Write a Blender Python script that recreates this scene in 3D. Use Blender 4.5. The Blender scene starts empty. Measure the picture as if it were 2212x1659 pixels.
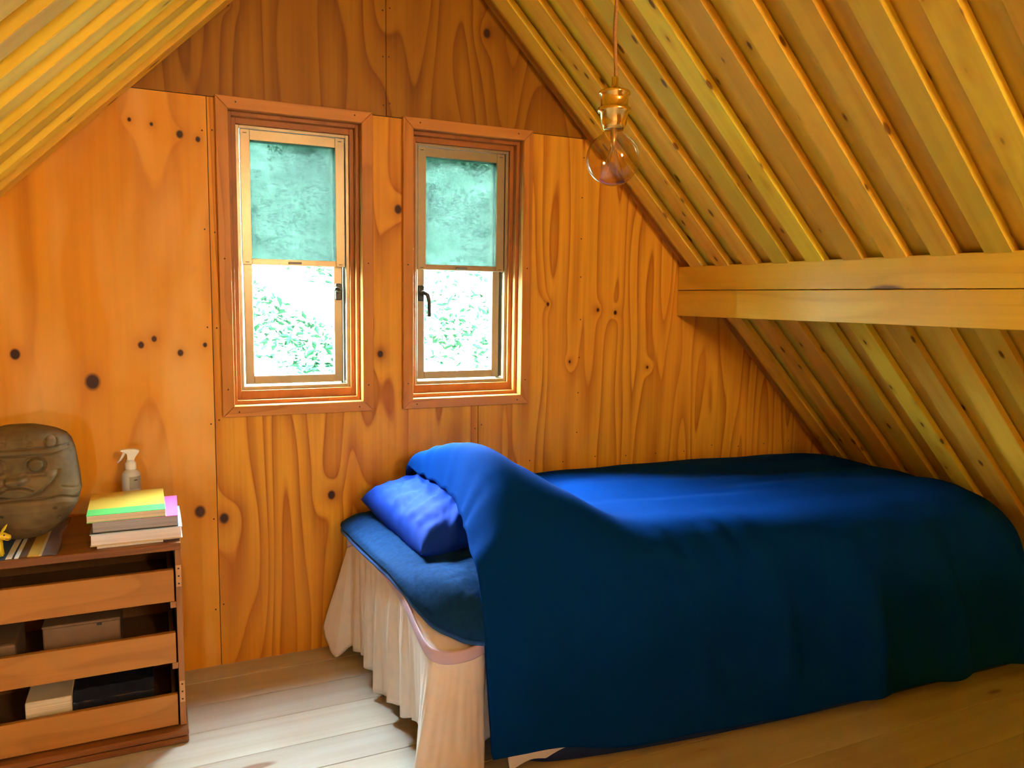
import bpy, bmesh, math, random
import numpy as np
from mathutils import Vector, Matrix, noise
random.seed(7)
np.random.seed(7)
SC = bpy.context.scene
COL = SC.collection

# ------------------------------------------------------------------ camera
cam_d = bpy.data.cameras.new('camera')
cam = bpy.data.objects.new('camera', cam_d)
COL.objects.link(cam)
R_ = Vector((0.90807, -0.41855, 0.01479)); U_ = Vector((0.03248, 0.10558, 0.99388)); F_ = Vector((0.41755, 0.90204, -0.10947))
CAM = Vector((0.0, -2.6264, 1.22))
cam.matrix_world = Matrix(((R_.x, U_.x, -F_.x, CAM.x), (R_.y, U_.y, -F_.y, CAM.y), (R_.z, U_.z, -F_.z, CAM.z), (0, 0, 0, 1)))
cam_d.sensor_width = 36.0
cam_d.lens = 1680.12 / 2212 * 36.0
cam_d.clip_start = 0.02
SC.camera = cam

# ------------------------------------------------------------------ world, sun, exposure
W = bpy.data.worlds.new('hazy_sky'); SC.world = W; W.use_nodes = True
bg = W.node_tree.nodes['Background']
bg.inputs['Color'].default_value = (0.74, 0.89, 1.0, 1)
bg.inputs['Strength'].default_value = 170.0
sd = bpy.data.lights.new('sun', 'SUN'); sd.energy = 90.0; sd.angle = 0.02; sd.color = (1.0, 0.95, 0.85)
sun = bpy.data.objects.new('sun', sd); COL.objects.link(sun)
sun.rotation_euler = Vector((-0.55, 0.45, -0.9)).to_track_quat('-Z', 'Y').to_euler()
vs = SC.view_settings
vs.view_transform = 'Standard'; vs.look = 'None'; vs.gamma = 1.0; vs.use_curve_mapping = False
vs.exposure = 0.55
SC.cycles.use_denoising = True
SC.cycles.max_bounces = 6
SC.cycles.diffuse_bounces = 4
SC.cycles.glossy_bounces = 3
SC.cycles.use_adaptive_sampling = True
SC.cycles.adaptive_threshold = 0.22
SC.cycles.adaptive_min_samples = 16
SC.cycles.transparent_max_bounces = 12
SC.cycles.sample_clamp_indirect = 8.0
SC.cycles.caustics_reflective = False
SC.cycles.caustics_refractive = False
def portal(name, loc, sx, sz, into):
    # light portal filling a window opening: emits nothing, only tells the renderer where the sky gets in
    d = bpy.data.lights.new(name, 'AREA'); d.shape = 'RECTANGLE'; d.size = sx; d.size_y = sz; d.energy = 0.0; d.cycles.is_portal = True
    o = bpy.data.objects.new(name, d); COL.objects.link(o); o.location = loc
    o.rotation_euler = Vector((0, into, 0)).to_track_quat('-Z', 'Z').to_euler()
portal('sky_portal', (0.440, 0.155, 1.332), 0.37, 0.86, -1)
portal('sky_portal', (1.0345, 0.155, 1.332), 0.37, 0.86, -1)
portal('sky_portal', (-0.765, -5.03, 0.69), 0.14, 0.37, 1)
FILL = 440.0                      # watts of each warm fill lamp added behind the camera
FILL_COL = (1.0, 0.75, 0.46)

# ------------------------------------------------------------------ materials
def new_mat(name):
    m = bpy.data.materials.new(name); m.use_nodes = True
    nt = m.node_tree; b = nt.nodes['Principled BSDF']
    return m, nt, b
def N(nt, t, **kw):
    n = nt.nodes.new(t)
    for k, v in kw.items():
        if k.startswith('i_'):
            n.inputs[k[2:]].default_value = v
        else:
            setattr(n, k, v)
    return n
def lk(nt, a, b): nt.links.new(a, b)
def math_n(nt, op, a, b=None, c=None, clamp=False):
    n = nt.nodes.new('ShaderNodeMath'); n.operation = op; n.use_clamp = clamp
    for i, v in enumerate((a, b, c)):
        if v is None: continue
        if isinstance(v, (int, float)): n.inputs[i].default_value = v
        else: nt.links.new(v, n.inputs[i])
    return n.outputs[0]
def vmath(nt, op, a, b=None):
    n = nt.nodes.new('ShaderNodeVectorMath'); n.operation = op
    for i, v in enumerate((a, b)):
        if v is None: continue
        if isinstance(v, (tuple, list)): n.inputs[i].default_value = v
        else: nt.links.new(v, n.inputs[i])
    return n.outputs['Value'] if op in ('LENGTH', 'DISTANCE', 'DOT_PRODUCT') else n.outputs[0]
def mixc(nt, fac, a, b):
    n = nt.nodes.new('ShaderNodeMix'); n.data_type = 'RGBA'; n.clamp_factor = True
    for s, v in (('Factor', fac), ('A', a), ('B', b)):
        sock = [i for i in n.inputs if i.name == s and (i.type == 'RGBA' or s == 'Factor')][0] if s != 'Factor' else n.inputs[0]
        if isinstance(v, (int, float)): sock.default_value = v
        elif isinstance(v, (tuple, list)): sock.default_value = tuple(v) + ((1,) if len(v) == 3 else ())
        else: nt.links.new(v, sock)
    return [o for o in n.outputs if o.type == 'RGBA'][0]
def ramp(nt, fac, stops):
    n = nt.nodes.new('ShaderNodeValToRGB'); e = n.color_ramp.elements
    while len(e) < len(stops): e.new(0.5)
    for el, (p, c) in zip(e, stops):
        el.position = p; el.color = (c, c, c, 1) if isinstance(c, (int, float)) else tuple(c) + (1,)
    nt.links.new(fac, n.inputs[0]); return n.outputs[0]

def wood(name, light, dark, mid=None, stretch=(5, 5, 0.5), bands=5.0, contrast=0.8, fiber=(90, 90, 2.5), rough=0.45,
         rnd=False, knots=(), vknot=None, bump=0.08, spec=0.25, hue=0.0, knotcol=(0.05, 0.015, 0.006), blotch=0.35, seed=0.0, saw=True, kamp=1.5):
    m, nt, b = new_mat(name)
    tc = N(nt, 'ShaderNodeTexCoord'); P = tc.outputs['Object']
    rv = None
    if rnd:
        oi = N(nt, 'ShaderNodeObjectInfo'); rv = oi.outputs['Random']
        cx = N(nt, 'ShaderNodeCombineXYZ')
        for i, k in enumerate((17.3, 23.1, 31.7)): lk(nt, math_n(nt, 'MULTIPLY', rv, k), cx.inputs[i])
        P2 = vmath(nt, 'ADD', P, cx.outputs[0])
    else:
        P2 = vmath(nt, 'ADD', P, (seed, seed * 1.7, seed * 0.6))
    mp = vmath(nt, 'MULTIPLY', P2, stretch)
    n1 = N(nt, 'ShaderNodeTexNoise', i_Scale=1.0, i_Detail=1.0, i_Roughness=0.45, i_Distortion=0.2); lk(nt, mp, n1.inputs['Vector'])
    field = math_n(nt, 'MULTIPLY', n1.outputs[0], bands)
    kmask = None; kdark = None; halo = None
    if knots:
        AN = (1.0, 0.0, 0.80); PA = vmath(nt, 'MULTIPLY', P, AN); dm = None
        for (kx, kz, kr) in knots:
            r = vmath(nt, 'DISTANCE', PA, (kx * AN[0], 0.0, kz * AN[2]))
            ex = math_n(nt, 'POWER', math.exp(-1.0 / (kr * 2.8)), r)
            field = math_n(nt, 'MULTIPLY_ADD', ex, kamp, field)
            rn = math_n(nt, 'MULTIPLY', r, 1.0 / kr)
            dm = rn if dm is None else math_n(nt, 'MINIMUM', dm, rn)
        dm = math_n(nt, 'MULTIPLY_ADD', math_n(nt, 'SUBTRACT', n1.outputs[0], 0.5), 0.9, dm)
        kmask = math_n(nt, 'MULTIPLY_ADD', dm, -2.2, 2.6, clamp=True)
        halo = math_n(nt, 'POWER', 0.52, dm)
    if saw:
        fr = math_n(nt, 'FRACT', field)
        g = ramp(nt, fr, [(0.0, 0.25), (0.1, 0.05), (0.5, 0.25), (0.86, 0.75), (0.95, 1.0), (1.0, 0.35)])
    else:
        g = math_n(nt, 'PINGPONG', field, 0.5); g = math_n(nt, 'MULTIPLY', g, 2.0)
    fb = vmath(nt, 'MULTIPLY', P2, fiber)
    n2 = N(nt, 'ShaderNodeTexNoise', i_Scale=1.0, i_Detail=1.0, i_Roughness=0.6); lk(nt, fb, n2.inputs['Vector'])
    f2 = math_n(nt, 'MULTIPLY', math_n(nt, 'SUBTRACT', n2.outputs[0], 0.5), 0.55)
    gg = math_n(nt, 'ADD', math_n(nt, 'MULTIPLY', g, contrast), f2, clamp=True)
    c = mixc(nt, gg, light, dark)
    if mid is not None:
        n3 = N(nt, 'ShaderNodeTexNoise', i_Scale=3.2, i_Detail=2.0, i_Distortion=0.4); lk(nt, vmath(nt, 'MULTIPLY', P2, (1.5, 1, 0.5)), n3.inputs['Vector'])
        bl = ramp(nt, n3.outputs[0], [(0.44, 0.0), (0.64, 1.0)])
        c = mixc(nt, math_n(nt, 'MULTIPLY', bl, blotch), c, mid)
    if rv is not None and hue:
        hs = N(nt, 'ShaderNodeHueSaturation'); lk(nt, c, hs.inputs['Color'])
        lk(nt, math_n(nt, 'ADD', math_n(nt, 'MULTIPLY', rv, hue * 0.05), 0.5 - hue * 0.025), hs.inputs['Hue'])
        lk(nt, math_n(nt, 'ADD', math_n(nt, 'MULTIPLY', math_n(nt, 'FRACT', math_n(nt, 'MULTIPLY', rv, 7.31)), hue * 0.5), 1.0 - hue * 0.25), hs.inputs['Value'])
        c = hs.outputs[0]
    if halo is not None:
        c = mixc(nt, math_n(nt, 'MULTIPLY', halo, 0.75), c, dark)
        c = mixc(nt, kmask, c, knotcol)
    if vknot:                      # (scale vector, radius): sparse knots along boards
        vv = vmath(nt, 'MULTIPLY', P2, vknot[0])
        vo = N(nt, 'ShaderNodeTexVoronoi', i_Scale=1.0, i_Randomness=1.0); lk(nt, vv, vo.inputs['Vector'])
        dd = math_n(nt, 'ADD', vo.outputs['Distance'], math_n(nt, 'MULTIPLY', math_n(nt, 'SUBTRACT', n1.outputs[0], 0.5), 0.15))
        k1 = ramp(nt, dd, [(vknot[1] * 0.6, 1.0), (vknot[1], 0.0)])
        k2 = ramp(nt, dd, [(vknot[1] * 0.8, 1.0), (vknot[1] * 2.6, 0.0)])
        c = mixc(nt, math_n(nt, 'MULTIPLY', k2, 0.55), c, dark)
        c = mixc(nt, math_n(nt, 'MULTIPLY', k1, 0.85), c, knotcol)
    lk(nt, c, b.inputs['Base Color'])
    b.inputs['Roughness'].default_value = rough
    b.inputs['Specular IOR Level'].default_value = spec
    if bump:
        bp = N(nt, 'ShaderNodeBump', i_Strength=bump, i_Distance=0.002); lk(nt, gg, bp.inputs['Height']); lk(nt, bp.outputs[0], b.inputs['Normal'])
    return m

def plain(name, col, rough=0.5, metal=0.0, spec=0.5, noise_amt=0.0, nscale=60.0, bump=0.0, sheen=0.0, sheen_col=(1, 1, 1)):
    m, nt, b = new_mat(name)
    b.inputs['Roughness'].default_value = rough; b.inputs['Metallic'].default_value = metal
    b.inputs['Specular IOR Level'].default_value = spec
    if sheen:
        b.inputs['Sheen Weight'].default_value = sheen; b.inputs['Sheen Roughness'].default_value = 0.4
        b.inputs['Sheen Tint'].default_value = tuple(sheen_col) + (1,)
    tc = N(nt, 'ShaderNodeTexCoord')
    n = N(nt, 'ShaderNodeTexNoise', i_Scale=nscale, i_Detail=2.0); lk(nt, tc.outputs['Object'], n.inputs['Vector'])
    d = tuple(c * (1 - noise_amt) for c in col)
    lk(nt, mixc(nt, n.outputs[0], d, tuple(min(1, c * (1 + noise_amt)) for c in col)), b.inputs['Base Color'])
    if bump:
        bp = N(nt, 'ShaderNodeBump', i_Strength=bump, i_Distance=0.003); lk(nt, n.outputs[0], bp.inputs['Height']); lk(nt, bp.outputs[0], b.inputs['Normal'])
    return m

def pages(name, col, dark, axis=2, freq=900.0):
    m, nt, b = new_mat(name)
    tc = N(nt, 'ShaderNodeTexCoord'); s = [6, 6, 6]; s[axis] = freq
    n = N(nt, 'ShaderNodeTexNoise', i_Scale=1.0, i_Detail=2.0); lk(nt, vmath(nt, 'MULTIPLY', tc.outputs['Object'], tuple(s)), n.inputs['Vector'])
    lk(nt, mixc(nt, ramp(nt, n.outputs[0], [(0.35, 0), (0.65, 1)]), dark, col), b.inputs['Base Color']); b.inputs['Roughness'].default_value = 0.8
    return m

WL, WM, WD = (0.82, 0.41, 0.030), (0.68, 0.23, 0.012), (0.42, 0.125, 0.006)
M = {}
M['ply_left'] = wood('stained_plywood_knotty', (0.84, 0.38, 0.022), (0.54, 0.18, 0.008), mid=(0.92, 0.54, 0.15), stretch=(4, 4, 0.5), bands=4.5, contrast=0.6, blotch=0.75,
    fiber=(45, 45, 2.0), knots=[(-0.168, 0.953, 0.021), (-0.361, 1.039, 0.011), (-0.033, 1.062, 0.009), (0.004, 1.08, 0.008), (0.077, 1.036, 0.009),
    (0.149, 1.06, 0.006), (0.094, 1.699, 0.011), (0.145, 1.689, 0.007), (0.017, 1.721, 0.006), (-0.042, 1.728, 0.006), (0.120, 0.525, 0.017)], rough=0.42, seed=1.3, kamp=0.45)
M['ply_main'] = wood('stained_plywood_cathedral', WL, WD, mid=(0.70, 0.25, 0.015), stretch=(5.5, 5.5, 0.62), bands=11.0, contrast=0.95, blotch=0.4,
    knots=[(0.192, 0.495, 0.016), (0.777, 1.517, 0.013), (0.713, 1.022, 0.010), (0.54, 0.54, 0.012)], rough=0.45, seed=4.1)
M['ply_right'] = wood('stained_plywood_streaky', WL, WD, mid=(0.76, 0.31, 0.025), stretch=(8.0, 8.0, 0.85), bands=8.0, contrast=0.9, blotch=0.4,
    knots=[(1.36, 1.20, 0.006), (1.58, 1.18, 0.006), (1.66, 1.17, 0.006), (1.46, 0.98, 0.005), (1.82, 0.95, 0.005)], rough=0.45, seed=9.4)
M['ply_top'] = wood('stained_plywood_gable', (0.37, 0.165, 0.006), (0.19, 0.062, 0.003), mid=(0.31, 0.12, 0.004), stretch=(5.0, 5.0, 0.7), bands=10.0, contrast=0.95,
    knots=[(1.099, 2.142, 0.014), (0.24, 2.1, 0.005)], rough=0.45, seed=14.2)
M['board'] = wood('pine_ceiling_board', (0.90, 0.63, 0.060), (0.70, 0.39, 0.022), mid=(0.84, 0.58, 0.055), stretch=(0.5, 9, 9), bands=4.0, contrast=0.55, fiber=(2.5, 90, 90),
    rnd=True, hue=0.7, vknot=((6.5, 17, 17), 0.13), rough=0.5, saw=False, knotcol=(0.10, 0.03, 0.01), bump=0.04)
M['plank'] = wood('pine_floor_plank', (0.56, 0.53, 0.47), (0.42, 0.32, 0.22), mid=(0.52, 0.46, 0.38), stretch=(0.5, 8, 8), bands=4.0, contrast=0.5, fiber=(2.0, 80, 80),
    rnd=True, hue=0.35, vknot=((2.2, 8, 8), 0.13), rough=0.34, saw=False, knotcol=(0.22, 0.10, 0.05), bump=0.03, spec=0.45)
M['beam'] = wood('beam_timber', (0.84, 0.55, 0.045), (0.62, 0.33, 0.016), mid=(0.80, 0.48, 0.035), stretch=(9, 0.55, 9), bands=4.0, contrast=0.55, fiber=(90, 2.0, 90),
    rnd=True, vknot=((5, 1.9, 7), 0.14), rough=0.30, knotcol=(0.10, 0.03, 0.01), bump=0.03, spec=0.22)
M['casing'] = wood('window_casing_wood', (0.60, 0.25, 0.04), (0.36, 0.12, 0.015), stretch=(7, 7, 7), bands=3.0, contrast=0.6, fiber=(50, 50, 8), rough=0.38, seed=3.0)
M['casing_v'] = wood('window_casing_wood_upright', (0.60, 0.25, 0.04), (0.36, 0.12, 0.015), stretch=(14, 14, 1.2), bands=4.0, contrast=0.6, fiber=(80, 80, 3), rough=0.38, seed=6.0, rnd=True)
M['casing_h'] = wood('window_casing_wood_level', (0.62, 0.27, 0.06), (0.38, 0.13, 0.022), stretch=(1.2, 14, 14), bands=4.0, contrast=0.6, fiber=(3, 80, 80), rough=0.38, seed=8.0, rnd=True)
M['jamb'] = wood('window_jamb_wood', (0.40, 0.15, 0.035), (0.25, 0.08, 0.016), stretch=(9, 9, 3), bands=3.0, contrast=0.5, rough=0.4, seed=2.0)
M['trim'] = wood('slope_trim_wood', (0.62, 0.28, 0.04), (0.40, 0.14, 0.015), stretch=(4, 4, 4), bands=3.0, contrast=0.5, rough=0.5, seed=5.0)
M['dark_back'] = plain('shadow_gap_backing', (0.10, 0.045, 0.012), 0.9, noise_amt=0.2)
M['roof_shell'] = plain('roof_shell', (0.12, 0.10, 0.09), 0.9, noise_amt=0.2)
M['rear'] = wood('rear_wall_plywood', WL, WD, stretch=(5, 5, 0.6), bands=6.0, contrast=0.5, seed=21.0)
M['cab_dark'] = wood('cabinet_dark_frame', (0.26, 0.105, 0.035), (0.12, 0.045, 0.015), stretch=(1.5, 10, 10), bands=4.0, contrast=0.7, fiber=(4, 90, 90), rough=0.4, seed=2.7)
M['cab_post'] = wood('cabinet_side_wood', (0.36, 0.17, 0.06), (0.22, 0.09, 0.03), stretch=(12, 12, 1.2), bands=4.0, contrast=0.6, rough=0.45, seed=7.7)
M['drawer'] = wood('drawer_front_oak', (0.46, 0.21, 0.045), (0.31, 0.125, 0.022), stretch=(1.5, 12, 9), bands=4.0, contrast=0.5, fiber=(4, 90, 90), rough=0.45, rnd=True)
M['tray'] = wood('drawer_tray_wood', (0.20, 0.10, 0.04), (0.12, 0.055, 0.02), stretch=(2, 8, 8), bands=3.0, contrast=0.4, rough=0.6, seed=1.0)
M['plate'] = plain('pale_latch_plate', (0.55, 0.30, 0.13), 0.45, noise_amt=0.12)
M['screw'] = plain('dark_screw', (0.03, 0.018, 0.01), 0.5, 0.4)
M['nail'] = plain('nail_head', (0.05, 0.025, 0.012), 0.5, 0.5)
M['alu'] = plain('bronze_tan_aluminium', (0.37, 0.30, 0.175), 0.30, 0.35, noise_amt=0.06)
M['alu_in'] = plain('bronze_aluminium_sash', (0.36, 0.30, 0.19), 0.30, 0.4, noise_amt=0.06)
M['gasket'] = plain('dark_gasket', (0.03, 0.03, 0.028), 0.6)
M['handle'] = plain('dark_window_handle', (0.035, 0.035, 0.03), 0.35, 0.5)
M['tab'] = plain('screen_pull_tab', (0.16, 0.14, 0.10), 0.4)
M['brass'] = plain('polished_brass', (0.85, 0.66, 0.26), 0.16, 1.0, noise_amt=0.05)
M['cord'] = plain('twisted_brown_cord', (0.34, 0.17, 0.04), 0.8, noise_amt=0.3, nscale=300)
M['filament'] = plain('filament_wire', (0.7, 0.55, 0.35), 0.3, 0.8)
M['stone'] = plain('weathered_carved_stone', (0.15, 0.11, 0.055), 0.85, noise_amt=0.6, nscale=22, bump=0.5, spec=0.25)
M['toy'] = plain('yellow_toy_plastic', (0.80, 0.60, 0.02), 0.35)
M['toy_dark'] = plain('toy_dark_paint', (0.05, 0.03, 0.01), 0.5)
M['duvet'] = plain('blue_duvet_cotton', (0.001, 0.032, 0.185), 0.85, noise_amt=0.10, nscale=14, bump=0.05, spec=0.02)
M['pillow'] = plain('royal_blue_pillowcase', (0.005, 0.040, 0.34), 0.75, noise_amt=0.08, nscale=20, spec=0.08)
M['pad'] = plain('navy_fleece_pad', (0.004, 0.035, 0.13), 0.95, noise_amt=0.5, nscale=70, bump=0.35, spec=0.1, sheen=0.10, sheen_col=(0.1, 0.4, 0.9))
M['piping'] = plain('navy_binding_lit_tone', (0.006, 0.07, 0.30), 0.8, noise_amt=0.15, sheen=0.15, sheen_col=(0.2, 0.5, 1.0))  # same navy as the pad, painted lighter for the light on its rim
M['cover'] = plain('cream_table_cover', (0.84, 0.80, 0.76), 0.40, noise_amt=0.07, nscale=30, bump=0.08, spec=0.5)
M['band'] = plain('lavender_elastic', (0.60, 0.46, 0.60), 0.6, noise_amt=0.05)
M['sheet_white'] = plain('white_sheet', (0.85, 0.85, 0.85), 0.7)
M['blanket'] = plain('navy_under_blanket', (0.004, 0.022, 0.11), 0.9, noise_amt=0.2)
M['mattress'] = plain('mattress_vinyl', (0.30, 0.27, 0.24), 0.5)
M['bedwood'] = plain('bed_frame_wood', (0.20, 0.10, 0.04), 0.5, noise_amt=0.2)
M['pg_cream'] = pages('cream_page_edges', (0.80, 0.72, 0.55), (0.60, 0.52, 0.38))
M['pg_grey'] = pages('grey_page_edges', (0.44, 0.44, 0.48), (0.30, 0.30, 0.33))
M['pg_white'] = pages('white_page_edges', (0.88, 0.88, 0.94), (0.72, 0.70, 0.76))
M['cv_pink'] = plain('pink_cover', (0.80, 0.16, 0.55), 0.3)
M['cv_dark'] = plain('black_cover', (0.02, 0.02, 0.025), 0.3)
M['cv_cream'] = plain('cream_board_cover', (0.72, 0.58, 0.38), 0.5)
M['cv_blue'] = plain('pale_blue_jacket', (0.50, 0.66, 0.85), 0.2)
M['cv_white'] = plain('white_booklet', (0.80, 0.82, 0.80), 0.4)
M['cv_gloss'] = plain('glossy_black_wrap', (0.015, 0.018, 0.03), 0.08, noise_amt=0.4, nscale=40, bump=0.4)
M['box_dark'] = plain('grey_brown_carton', (0.17, 0.11, 0.065), 0.7, noise_amt=0.15)
M['b_white'] = plain('white_sprayer_plastic', (0.90, 0.92, 0.97), 0.3)
M['b_clear'] = plain('milky_bottle', (0.60, 0.64, 0.72), 0.25)
M['b_label'] = plain('grey_bottle_label', (0.30, 0.31, 0.31), 0.5, noise_amt=0.1)

def yellow_cover():
    m, nt, b = new_mat('yellow_and_green_cover')
    tc = N(nt, 'ShaderNodeTexCoord'); s = N(nt, 'ShaderNodeSeparateXYZ'); lk(nt, tc.outputs['Object'], s.inputs[0])
    f = math_n(nt, 'LESS_THAN', s.outputs[1], -0.062)
    lk(nt, mixc(nt, f, (0.78, 0.58, 0.09), (0.07, 0.62, 0.16)), b.inputs['Base Color']); b.inputs['Roughness'].default_value = 0.35
    return m
M['cv_yellow'] = yellow_cover()
def runner_mat():
    m, nt, b = new_mat('striped_runner_cloth')
    tc = N(nt, 'ShaderNodeTexCoord'); s = N(nt, 'ShaderNodeSeparateXYZ'); lk(nt, tc.outputs['Object'], s.inputs[0])
    n = N(nt, 'ShaderNodeValToRGB'); n.color_ramp.interpolation = 'CONSTANT'; e = n.color_ramp.elements
    st = [(0.0, (0.02, 0.07, 0.16)), (0.30, (0.30, 0.16, 0.05)), (0.42, (0.02, 0.07, 0.16)), (0.62, (0.75, 0.72, 0.65)), (0.655, (0.02, 0.02, 0.03)), (0.665, (0.7, 0.7, 0.66)), (0.69, (0.10, 0.05, 0.02)),
          (0.735, (0.55, 0.33, 0.04)), (0.80, (0.60, 0.50, 0.28)), (0.815, (0.16, 0.12, 0.15)), (0.90, (0.09, 0.06, 0.08))]
    while len(e) < len(st): e.new(0.5)
    for el, (p, c) in zip(e, st): el.position = p; el.color = tuple(c) + (1,)
    lk(nt, math_n(nt, 'ADD', math_n(nt, 'MULTIPLY', s.outputs[0], 1 / 0.40), 0.5), n.inputs[0]); lk(nt, n.outputs[0], b.inputs['Base Color'])
    b.inputs['Roughness'].default_value = 0.85
    return m
M['runner'] = runner_mat()
def glass_mat(name, tint, refl):
    m, nt, b = new_mat(name); nt.nodes.remove(b); out = nt.nodes['Material Output']
    t = N(nt, 'ShaderNodeBsdfTransparent'); t.inputs[0].default_value = tuple(tint) + (1,)
    g = N(nt, 'ShaderNodeBsdfGlossy'); g.inputs['Roughness'].default_value = 0.01
    fr = N(nt, 'ShaderNodeLayerWeight'); fr.inputs[0].default_value = 0.5; fz = math_n(nt, 'ADD', math_n(nt, 'MULTIPLY', math_n(nt, 'POWER', fr.outputs['Facing'], 5.0), 0.6), 0.05)
    mx = N(nt, 'ShaderNodeMixShader'); lk(nt, math_n(nt, 'MULTIPLY', fz, refl, clamp=True), mx.inputs[0]); lk(nt, t.outputs[0], mx.inputs[1]); lk(nt, g.outputs[0], mx.inputs[2])
    lk(nt, mx.outputs[0], out.inputs[0]); return m
M['pane'] = glass_mat('window_glass', (0.95, 0.99, 0.97), 1.0)
M['bulb'] = glass_mat('amber_bulb_glass', (0.95, 0.85, 0.68), 2.4)
def screen_mat():
    m, nt, b = new_mat('insect_screen_mesh'); nt.nodes.remove(b); out = nt.nodes['Material Output']
    tc = N(nt, 'ShaderNodeTexCoord')
    n = N(nt, 'ShaderNodeTexNoise', i_Scale=16.0, i_Detail=4.0, i_Roughness=0.65, i_Distortion=2.0); lk(nt, tc.outputs['Object'], n.inputs['Vector'])
    t = N(nt, 'ShaderNodeBsdfTransparent'); lk(nt, mixc(nt, n.outputs[0], (0.07, 0.125, 0.10), (0.24, 0.29, 0.27)), t.inputs[0])
    d = N(nt, 'ShaderNodeBsdfTranslucent'); d.inputs[0].default_value = (0.30, 0.36, 0.34, 1)
    mx = N(nt, 'ShaderNodeMixShader'); mx.inputs[0].default_value = 0.08; lk(nt, t.outputs[0], mx.inputs[1]); lk(nt, d.outputs[0], mx.inputs[2])
    lk(nt, mx.outputs[0], out.inputs[0]); return m
M['screen'] = screen_mat()
def leaf_mat(name, c1, c2):
    m, nt, b = new_mat(name)
    tc = N(nt, 'ShaderNodeTexCoord')
    n = N(nt, 'ShaderNodeTexNoise', i_Scale=1.6, i_Detail=5.0); lk(nt, tc.outputs['Object'], n.inputs['Vector'])
    lk(nt, mixc(nt, ramp(nt, n.outputs[0], [(0.35, 0), (0.65, 1)]), c1, c2), b.inputs['Base Color']); b.inputs['Roughness'].default_value = 0.5
    b.inputs['Specular IOR Level'].default_value = 0.2
    return m
M['leaf'] = leaf_mat('sunlit_leaves', (0.002, 0.020, 0.006), (0.007, 0.040, 0.014))
M['ground'] = leaf_mat('bank_ground', (0.004, 0.024, 0.011), (0.06, 0.08, 0.065))
M['shrub'] = leaf_mat('tree_leaves', (0.004, 0.016, 0.008), (0.016, 0.036, 0.022))
M['bark'] = plain('tree_bark', (0.12, 0.08, 0.05), 0.9, noise_amt=0.3, nscale=20)
def fill_glow_mat():  # glowing skin of the added fill lamps
    m, nt, b = new_mat('fill_lamp_glow'); nt.nodes.remove(b); out = nt.nodes['Material Output']
    e = N(nt, 'ShaderNodeEmission'); e.inputs[0].default_value = FILL_COL + (1,); e.inputs[1].default_value = 4.0; m.cycles.emission_sampling = 'NONE'
    lk(nt, e.outputs[0], out.inputs[0]); return m

# ------------------------------------------------------------------ geometry helpers
ORG = {}
def tag(o, label=None, cat=None, group=None, kind=None):
    if label: o['label'] = label
    if cat: o['category'] = cat
    if group: o['group'] = group
    if kind: o['kind'] = kind
    return o
def empty(name, loc):
    o = bpy.data.objects.new(name, None); COL.objects.link(o); o.location = loc; o.empty_display_size = 0.05
    ORG[o.name] = Vector(loc); return o
def raw(name, V, F, mat, parent=None, origin=None, smooth=False, slots=None, fm=None):
    """world-space verts -> one mesh object"""
    if origin is not None: og = Vector(origin)
    elif parent is not None: og = ORG[parent.name].copy()
    else: og = Vector((0, 0, 0))
    me = bpy.data.meshes.new(name)
    me.from_pydata([tuple(Vector(v) - og) for v in V], [], [tuple(int(i) for i in f) for f in F])
    for mm in ([mat] if slots is None else slots): me.materials.append(mm)
    if fm is not None: me.polygons.foreach_set('material_index', fm)
    if smooth: me.polygons.foreach_set('use_smooth', [True] * len(me.polygons))
    me.update()
    o = bpy.data.objects.new(name, me); COL.objects.link(o)
    if parent is not None:
        o.parent = parent; o.location = og - ORG[parent.name]
    else: o.location = og
    ORG[o.name] = og
    return o
def bm_data(bm):
    bm.verts.index_update(); V = [v.co.copy() for v in bm.verts]; F = [[v.index for v in f.verts] for f in bm.faces]; bm.free(); return V, F
def box_vf(x0, x1, y0, y1, z0, z1, bev=0.0, seg=1):
    bm = bmesh.new(); bmesh.ops.create_cube(bm, size=1)
    for v in bm.verts:
        v.co = Vector((x0 + (v.co.x + .5) * (x1 - x0), y0 + (v.co.y + .5) * (y1 - y0), z0 + (v.co.z + .5) * (z1 - z0)))
    if bev: bmesh.ops.bevel(bm, geom=list(bm.edges), offset=bev, segments=seg, affect='EDGES', profile=0.5)
    return bm_data(bm)
def join_vf(*parts):
    V, F = [], []
    for v, f in parts:
        o = len(V); V += list(v); F += [[i + o for i in ff] for ff in f]
    return V, F
def box(name, b, mat, parent=None, bev=0.0, seg=1, origin=None):
    V, F = box_vf(*b, bev=bev, seg=seg); return raw(name, V, F, mat, parent, origin)
def prism_vf(poly, y0, y1):
    """polygon in xz (counter-clockwise seen from -y), extruded along y"""
    n = len(poly); V = [Vector((x, y0, z)) for x, z in poly] + [Vector((x, y1, z)) for x, z in poly]
    F = [list(range(n)), list(range(2 * n - 1, n - 1, -1))] + [[(i + 1) % n, i, n + i, n + (i + 1) % n] for i in range(n)]
    return V, F
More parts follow.
